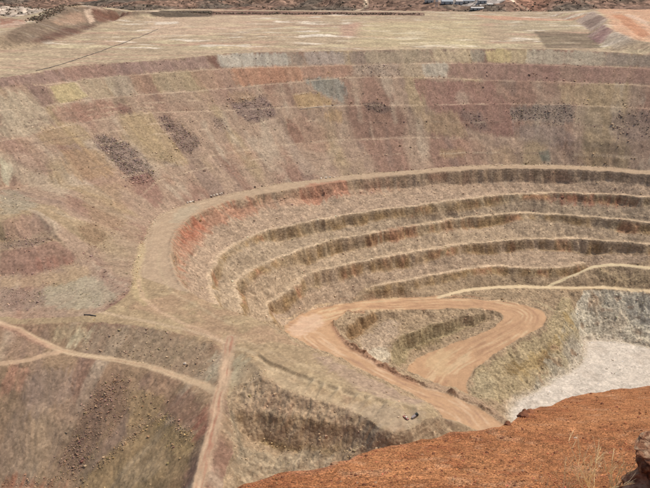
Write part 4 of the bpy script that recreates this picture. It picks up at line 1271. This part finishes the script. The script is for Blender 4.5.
def pickup(px, py, rz):
    x, y = hit(px, py)
    o = empty('pickup_truck', (x, y, 0), rz); o.scale = (.9,) * 3
    body = part('body', lambda b: (box(b, -2.6, 2.65, -.95, .95, .5, 1.02, .05, .03)), MAT_PINK, o, .07)
    part('bonnet', lambda b: box(b, 1.15, 2.6, -.9, .9, 1.0, 1.2, .12, .08), MAT_PINK, o, .05)
    cab = part('cab', lambda b: box(b, -.75, 1.3, -.9, .9, 1.0, 1.85, .35, .14), MAT_PALE, o, .05)
    part('windscreen', lambda b: box(b, -.62, 1.33, -.72, .72, 1.1, 1.68, .33, .06), MAT_GLASS, cab, .01)
    part('side_window', lambda b: box(b, -.4, .85, -.93, .93, 1.12, 1.66, .16, .1), MAT_GLASS, cab, .01)
    part('bed_side', lambda b: box(b, -2.55, -.8, .84, .94, 1.0, 1.35), MAT_PINK, o, .02)
    part('bed_side', lambda b: box(b, -2.55, -.8, -.94, -.84, 1.0, 1.35), MAT_PINK, o, .02)
    part('tailgate', lambda b: box(b, -2.6, -2.5, -.94, .94, 1.0, 1.35), MAT_PINK, o, .02)
    part('bumper', lambda b: box(b, 2.6, 2.8, -.9, .9, .45, .72), MAT_CHASSIS, o, .03)
    part('chassis', lambda b: box(b, -2.4, 2.4, -.7, .7, .32, .55), MAT_CHASSIS, o, .02)
    for sy_ in (-.65, .65):
        part('headlight', lambda b, sy_=sy_: box(b, 2.6, 2.69, sy_ - .18, sy_ + .18, .8, .96), MAT_LAMP, o, .02)
    for sx_ in (-1.65, 1.7):
        for sy_ in (-.85, .85):
            wheel(o, sx_, sy_, .42, .28)
    seat(o, 1.48, .77, rz)
    return tag(o, 'small dusty red pickup with a pale cab parked left of the grey box truck', 'pickup')
def box_truck(px, py, rz):
    x, y = hit(px, py)
    o = empty('service_truck', (x, y, 0), rz); o.scale = (.76,) * 3
    part('chassis', lambda b: box(b, -3.6, 3.3, -.6, .6, .6, .95), MAT_CHASSIS, o, .03)
    part('cargo_box', lambda b: box(b, -3.7, .9, -1.15, 1.15, .95, 2.35, .05, .04), MAT_BOX, o, .06)
    cab = part('cab', lambda b: (box(b, 1.1, 3.4, -1.15, 1.15, .75, 3.0, .12, .08)), MAT_CAB, o, .08)
    part('windscreen', lambda b: box(b, 3.2, 3.38, -.98, .98, 1.75, 2.65, .02, .05), MAT_GLASS, cab, .01)
    part('side_window', lambda b: box(b, 1.7, 2.9, -1.165, 1.165, 1.75, 2.6, .1, .05), MAT_GLASS, cab, .01)
    part('bumper', lambda b: box(b, 3.35, 3.6, -1.15, 1.15, .5, .85), MAT_STEEL, o, .03)
    for sy_ in (-.85, .85):
        part('headlight', lambda b, sy_=sy_: box(b, 3.36, 3.45, sy_ - .2, sy_ + .2, .95, 1.2), MAT_LAMP, o, .02)
        part('mirror', lambda b, sy_=sy_: box(b, 3.1, 3.2, sy_ * 1.55 - .12, sy_ * 1.55 + .12, 1.9, 2.4), MAT_CHASSIS, o, .02)
    for sx_ in (-2.4, 2.2):
        for sy_ in (-.98, .98):
            wheel(o, sx_, sy_, .55, .35)
    seat(o, 1.75, .75, rz)
    return tag(o, 'grey box truck with a tall dark cab standing at the tip of the bench', 'truck')
pickup(405.6, 419.0, math.radians(-50))
box_truck(415.4, 417.6, math.radians(28))

# ------------------------------------------------------------------ red slope: stones, rock stack, dry plants
def red_hit(px, py):
    u, sl_ = U2(px, py)
    yy = FH / (sl_ - FS)
    for _ in range(6):
        zz = float(red_z(np.array([u * yy]), np.array([yy]))[0])
        yy = yy + (-zz - sl_ * yy) / (sl_ - FS) * .8
    return u * yy, yy, zz + CAM_Z
MAT_PEB = rock_material('red_gravel', 60.0)
n = 12000
gpx = RNG.uniform(215, 700, n); gpy = 488 + 20 - (RNG.random(n) ** 1.15) * 140
cpy = np.interp(gpx, [p[0] for p in CREST], [p[1] for p in CREST])
keep = gpy > cpy + 1.0
gpx, gpy = gpx[keep], gpy[keep]
uu = np.array([U2(a, b) for a, b in zip(gpx, gpy)])
yy = FH / (uu[:, 1] - FS); xx = uu[:, 0] * yy
zz = red_z(xx, yy) + CAM_Z
ssz = np.clip(RNG.lognormal(-4.7, .5, len(xx)), .005, .045) * np.interp(yy, [5, 16], [.85, 1.7])
tone = RNG.choice([.75, 1.0, 1.3, 1.8], len(xx), p=[.28, .3, .27, .15])
pc = c8(172, 106, 62)[None] * tone[:, None] * RNG.uniform(.85, 1.15, (len(xx), 3))
big_ix = np.argsort(-ssz / yy)[:150]
msk = np.ones(len(xx), bool); msk[big_ix] = False
o = rock_field('gravel', np.stack([xx, yy, zz], -1)[msk], ssz[msk], pc[msk], MAT_PEB)
tag(o, 'fine red gravel strewn over the red earth slope', 'gravel', None, 'stuff')
MAT_RST = [simple('red_stone', c8(168, 104, 64), .95, 30, .3, .5, .01, .08), simple('brown_stone', c8(146, 90, 60), .95, 30, .3, .5, .01, .08), simple('tan_stone', c8(206, 158, 116), .95, 30, .3, .5, .01, .08)]
proto = []
for k, (m_, nm_) in enumerate(zip(MAT_RST, ('rust red', 'dark brown', 'tan'))):
    me = boulder_mesh('stone', 31 + k, 2)
    me.materials.append(m_); proto.append((me, nm_))
for i in big_ix:
    me, nm_ = proto[int(RNG.integers(0, 3))]
    o = link('stone', me)
    s_ = float(ssz[i]) * .62
    o.location = (xx[i], yy[i], zz[i] + s_ * .35)
    o.scale = (s_ * random.uniform(.8, 1.3), s_ * random.uniform(.8, 1.2), s_ * random.uniform(.55, .85))
    o.rotation_euler = (random.uniform(-.3, .3), random.uniform(-.3, .3), random.uniform(0, 6.28))
    tag(o, 'small %s stone on the red earth slope' % nm_, 'stone', '%s stones on the red slope' % nm_)
def red_rock(name, px, py, sc, mat, label, cat='rock', seed=3, rz=0.0, lift=.3, flat=1.0):
    x, y, z_ = red_hit(px, py)
    me = boulder_mesh(name, seed, 4, .3, flat); me.materials.append(mat)
    o = link(name, me)
    o.location = (x, y, z_ + sc[2] * lift); o.scale = sc; o.rotation_euler = (.1, -.1, rz)
    return tag(o, label, cat)
MAT_WHITE_ST = simple('whitish_stone', c8(236, 214, 190), .9, 30, .2, .4, .01, .1)
red_rock('pale_stone', 575.5, 438.5, (.034, .026, .02), MAT_WHITE_ST, 'single whitish stone lying alone on the red slope', 'stone', 61)
red_rock('crest_rock', 523, 416.5, (.13, .10, .10), MAT_RST[1], 'dark red rock jutting from the notch in the crest of the red slope', 'rock', 62, .4)
red_rock('crest_rock', 530, 413, (.09, .08, .05), MAT_RST[0], 'rust red lump on the crest just above the dark notch rock', 'rock', 63, 1.0)
red_rock('crest_rock', 507, 425, (.07, .06, .04), MAT_RST[1], 'low dark rock on the crest where the haul road disappears', 'rock', 64, .2)
red_rock('crest_rock', 334, 464.5, (.05, .04, .025), MAT_RST[2], 'pale tan rock on the crest above the grey cliff foot', 'rock', 65, .2)
# rock stack at the right-hand edge
MAT_STK = []
def layered(name, c1_, c2_, c3_, sc):
    m, nt = nodes_of(name)
    pos = nt.nodes.new('ShaderNodeTexCoord').outputs['Object']
    f = tex_noise(nt, pos, sc, 6, .65); g = tex_noise(nt, pos, sc * .3, 3, .5)
    r = nt.nodes.new('ShaderNodeValToRGB'); nt.links.new(g, r.inputs[0])
    e_ = r.color_ramp.elements
    e_.new(.5)
    for k, (p_, cc_) in enumerate(((.35, c1_), (.5, c2_), (.62, c3_))):
        e_[k].position = p_; e_[k].color = (*[float(v) for v in cc_], 1)
    finish(nt, mul(nt, r.outputs[0], ramp(nt, f, [(.3, .55), (.7, 1.3)])), .95, f, .9, .03, .08)
    return m
MAT_S1 = layered('weathered_block', c8(120, 78, 66), c8(176, 122, 90), c8(206, 162, 128), 9)
MAT_S2 = layered('rusty_block', c8(96, 52, 36), c8(140, 82, 52), c8(190, 130, 86), 9)
MAT_S3 = layered('pale_slab', c8(128, 74, 50), c8(190, 132, 92), c8(216, 176, 138), 8)
bx_, by_ = 3.03, 5.02
zb = float(red_z(np.array([bx_]), np.array([by_]))[0]) + CAM_Z
def stack(name, dz, sc, mat, label, seed, rz, dx=0.0, dy=0.0, tilt=.05):
    me = boulder_mesh(name, seed, 5, .28); me.materials.append(mat)
    o = link(name, me); o.location = (bx_ + dx, by_ + dy, zb + dz); o.scale = sc; o.rotation_euler = (tilt, -tilt, rz)
    return tag(o, label, 'rock')
stack('rock_block', .08, (.36, .30, .30), MAT_S1, 'cream and purple block at the base of the stacked rocks', 71, .3)
stack('rock_block', .34, (.29, .22, .19), MAT_S2, 'dark rusty block in the middle of the stacked rocks', 72, 1.1, .02, .03)
stack('rock_slab', .52, (.34, .24, .085), MAT_S3, 'flat pale slab lying on top of the stacked rocks', 73, .6, .03, .0, .1)

MAT_TWIG = simple('dry_straw', c8(250, 228, 168, 1.35), .9, 40, .3, .2, .002, .1)
MAT_TWIG2 = simple('grey_twig', c8(232, 204, 148, 1.25), .9, 40, .3, .2, .002, .1)
def stem_mesh(name, rg, h, lean, r, sub, mat):
    bm = bmesh.new()
    def limb(p, d, l, r0, r1, nseg):
        rings = []
        pts = [p.copy()]
        dd = d.copy()
        for k in range(nseg):
            dd = (dd + Vector((rg.uniform(-.16, .16), rg.uniform(-.16, .16), rg.uniform(-.06, .12)))).normalized()
            pts.append(pts[-1] + dd * l / nseg)
        for k, q in enumerate(pts):
            t_ = (pts[min(k + 1, nseg)] - pts[max(k - 1, 0)]).normalized()
            a = t_.cross(Vector((.3, .2, .9))).normalized(); b = a.cross(t_)
            rr = r0 + (r1 - r0) * k / nseg
            rings.append([bm.verts.new(q + (a * math.cos(m * 2.094) + b * math.sin(m * 2.094)) * rr) for m in range(3)])
        for r_0, r_1 in zip(rings[:-1], rings[1:]):
            for m in range(3):
                bm.faces.new((r_0[m], r_0[(m + 1) % 3], r_1[(m + 1) % 3], r_1[m]))
        return pts
    d0 = Vector((math.sin(lean[0]) * math.cos(lean[1]), math.sin(lean[0]) * math.sin(lean[1]), math.cos(lean[0])))
    main = limb(Vector((0, 0, -.02)), d0, h, r, r * .35, 6)
    for k in range(sub):
        j = rg.randint(2, 6)
        dirn = (d0 + Vector((rg.uniform(-.9, .9), rg.uniform(-.9, .9), rg.uniform(-.1, .6)))).normalized()
        tw = limb(main[j], dirn, h * rg.uniform(.15, .4), r * .5, r * .22, 3)
        if rg.random() < .6:
            limb(tw[2], (dirn + Vector((rg.uniform(-.8, .8), rg.uniform(-.8, .8), .3))).normalized(), h * .14, r * .35, r * .18, 2)
    bm.normal_update()
    me = bpy.data.meshes.new(name); bm.to_mesh(me); bm.free(); me.materials.append(mat)
    return me
def plant(name, px, py, h, nst, spread, sub, label, mat, seed, group=None, r=.0032, az=None):
    rg = random.Random(seed)
    x, y, z_ = red_hit(px, py)
    o = empty(name, (x, y, z_), 0)
    for k in range(nst):
        a = rg.uniform(0, 6.28) if az is None else az + rg.uniform(-.5, .5)
        ch = link('stem', stem_mesh('stem', rg, h * rg.uniform(.6, 1.05), (rg.uniform(.15, 1) * spread, a), r * rg.uniform(.8, 1.2), sub, mat), o)
        ch.location = (rg.uniform(-.04, .04), rg.uniform(-.04, .04), 0)
    return tag(o, label, 'dry plant', group)
plant('dry_shrub', 588, 490, .44, 15, .95, 7, 'broad tangled dry shrub with long arching straw stems on the red slope', MAT_TWIG, 81, r=.0046)
plant('dry_stalk', 614, 489, .36, 9, .22, 2, 'clump of upright straw stalks between the tangled shrub and the rock stack', MAT_TWIG, 82, r=.0058)
plant('dry_stalk', 630.5, 489, .40, 2, .07, 0, 'tall pale stalk standing right beside the rock stack', MAT_TWIG, 83, r=.0066)
plant('dry_shrub', 606, 472, .24, 10, .9, 6, 'low brittle grey shrub uphill of the straw stalks', MAT_TWIG2, 84, r=.0034)
plant('dry_shrub', 566, 492, .26, 10, .9, 6, 'low grey twiggy shrub against the side of the tangled shrub', MAT_TWIG2, 85, r=.0034)
for k, (px, py, h) in enumerate(((540, 484, .14), (553, 474, .12), (572, 462, .12), (628, 432, .2), (648, 418, .2), (596, 452, .14), (620, 446, .16), (536, 470, .1), (640, 400, .2), (560, 452, .1), (548, 489, .16), (618, 470, .16))):
    plant('grass_tuft', px, py, h, 6, .7, 1, 'small tuft of dry grass on the red slope', MAT_TWIG2, 90 + k, 'dry grass tufts on the red slope', r=.0028)

# ------------------------------------------------------------------ works and scrub far behind the plateau
_hy = np.arange(2060, 5000, 4.0)
def hill_hit(px, py):
    u, sl_ = U2(px, py)
    zz = hills_z(_hy * u, _hy)
    k = np.where(zz >= -sl_ * _hy)[0]
    k = k[0] if len(k) else 200
    return float(_hy[k] * u), float(_hy[k]), float(zz[k]) + CAM_Z
MAT_WALLS = [simple('white_cladding', c8(200, 200, 198, .9), .6, .1, .08), simple('grey_cladding', c8(172, 178, 184), .6, .1, .1), simple('tan_cladding', c8(196, 178, 152), .6, .1, .1)]
MAT_ROOFS = [simple('white_roof', c8(222, 222, 220, .9), .5, .1, .06), simple('blue_grey_roof', c8(168, 184, 196), .5, .1, .08)]
MAT_DOOR = simple('shed_door', c8(96, 100, 106), .6, .1, .1)
def shed(px, py, w_, d_, h_, wall_m, roof_m, label, rz=0.0):
    x, y, z_ = hill_hit(px, py)
    o = empty('works_building', (x, y, z_ - 1.5), rz)
    part('wall', lambda b: box(b, -w_ / 2, w_ / 2, -d_ / 2, d_ / 2, 0, h_), wall_m, o, 0)
    def gable(b):
        v = [b.verts.new(p) for p in ((-w_ / 2 - .6, -d_ / 2 - .8, h_ - .1), (w_ / 2 + .6, -d_ / 2 - .8, h_ - .1), (w_ / 2 + .6, d_ / 2 + .8, h_ - .1), (-w_ / 2 - .6, d_ / 2 + .8, h_ - .1), (-w_ / 2 - .6, 0, h_ + d_ * .2), (w_ / 2 + .6, 0, h_ + d_ * .2))]
        for f in ((0, 1, 5, 4), (2, 3, 4, 5), (0, 4, 3), (1, 2, 5), (0, 3, 2, 1)):
            b.faces.new([v[i] for i in f])
    part('roof', gable, roof_m, o, 0)
    for k in range(max(1, int(w_ / 14))):
        xk = -w_ / 2 + (k + .5) * w_ / max(1, int(w_ / 14))
        part('door', lambda b, xk=xk: box(b, xk - 2, xk + 2, -d_ / 2 - .25, -d_ / 2 + .1, 0, h_ * .65), MAT_DOOR, o, 0)
    return tag(o, label, 'building')
shed(477, 9.5, 44, 16, 7, MAT_WALLS[0], MAT_ROOFS[0], 'long low white shed at the foot of the works')
shed(429, 2.5, 30, 18, 9, MAT_WALLS[0], MAT_ROOFS[0], 'white shed standing apart at the western end of the works')
shed(447, 3.5, 40, 20, 9, MAT_WALLS[1], MAT_ROOFS[1], 'broad blue-grey shed in the middle of the works')
shed(459, 4.5, 24, 16, 12, MAT_WALLS[1], MAT_ROOFS[0], 'tall grey plant house with white roof beside the blue-grey shed')
shed(468, 2.5, 46, 18, 8, MAT_WALLS[0], MAT_ROOFS[1], 'wide white-walled shed with blue-grey roof behind the plant house')
shed(482, 3.0, 30, 20, 10, MAT_WALLS[1], MAT_ROOFS[0], 'grey shed with bright roof at the eastern end of the works')
shed(490, 5.5, 18, 12, 6, MAT_WALLS[2], MAT_ROOFS[0], 'small tan shed just below the eastern end of the works')
def mast(px, py, h_):
    x, y, z_ = hill_hit(px, py)
    o = empty('headframe', (x, y, z_ - 1), 0)
    for a in (-1, 1):
        for b_ in (-1, 1):
            part('leg', lambda m, a=a, b_=b_: [box(m, a * 2.6 - .5, a * 2.6 + .5, b_ * 2.6 - .5, b_ * 2.6 + .5, 0, h_)], MAT_WALLS[0], o, 0)
    part('head_house', lambda m: box(m, -3.6, 3.6, -3.6, 3.6, h_ - 6, h_ + 1), MAT_ROOFS[0], o, 0)
    return tag(o, 'slim white tower rising in front of the works sheds', 'tower')
mast(436.5, 7, 24)

MAT_SCRUB = rock_material('scrub_leaves', .3)
n = 7000
bx = []
sxp = RNG.uniform(-60, 710, n)
hyy = 2050 + RNG.random(n) ** 1.4 * 1500
u_ = (sxp - 325) / FPX / 1.055
hxx = u_ * hyy
hzz = hills_z(hxx, hyy)
kp = (fbm(hxx / 150, hyy / 150, 3, 601) > -.12) & (np.hypot((hxx - 560) / 190, (hyy - 2820) / 200) > 1)
ssc = RNG.uniform(2.2, 5.5, n)
gcol = np.array([c8(124, 112, 90), c8(136, 114, 96), c8(108, 102, 84), c8(142, 114, 96)])[RNG.integers(0, 4, n)]
P3 = np.stack([hxx, hyy, hzz + CAM_Z], -1)[kp]
o = rock_field('far_scrub', P3, ssc[kp], gcol[kp], MAT_SCRUB, 0)
tag(o, 'dark scrub covering the hills beyond the plateau', 'scrub', None, 'stuff')
# scrub along the knoll ridge and the back rim of the plateau
kk = []
for (a, b, m_, sp) in (((32,21,124),(62,6,112),220,7), ((62,6,112),(86,5,116),60,5), ((158,14.4,150),(212,14.0,150),420,16), ((205,13.6,150),(420,14.6,150),520,10)):
    A, Bp_ = np.array(P(*a)), np.array(P(*b))
    t_ = RNG.random(m_)
    q = A[None] + (Bp_ - A)[None] * t_[:, None]
    q[:, 0] += RNG.normal(0, sp, m_); q[:, 1] += RNG.normal(0, sp, m_)
    kk.append(q)
kk = np.concatenate(kk)
kk[:, 2] = ground(kk[:, 0], kk[:, 1]) + CAM_Z
o = rock_field('ridge_scrub', kk, RNG.uniform(1.8, 3.8, len(kk)), gcol[:len(kk)], MAT_SCRUB, 0)
tag(o, 'dark bushes along the knoll ridge and the back rim of the plateau', 'scrub', None, 'stuff')
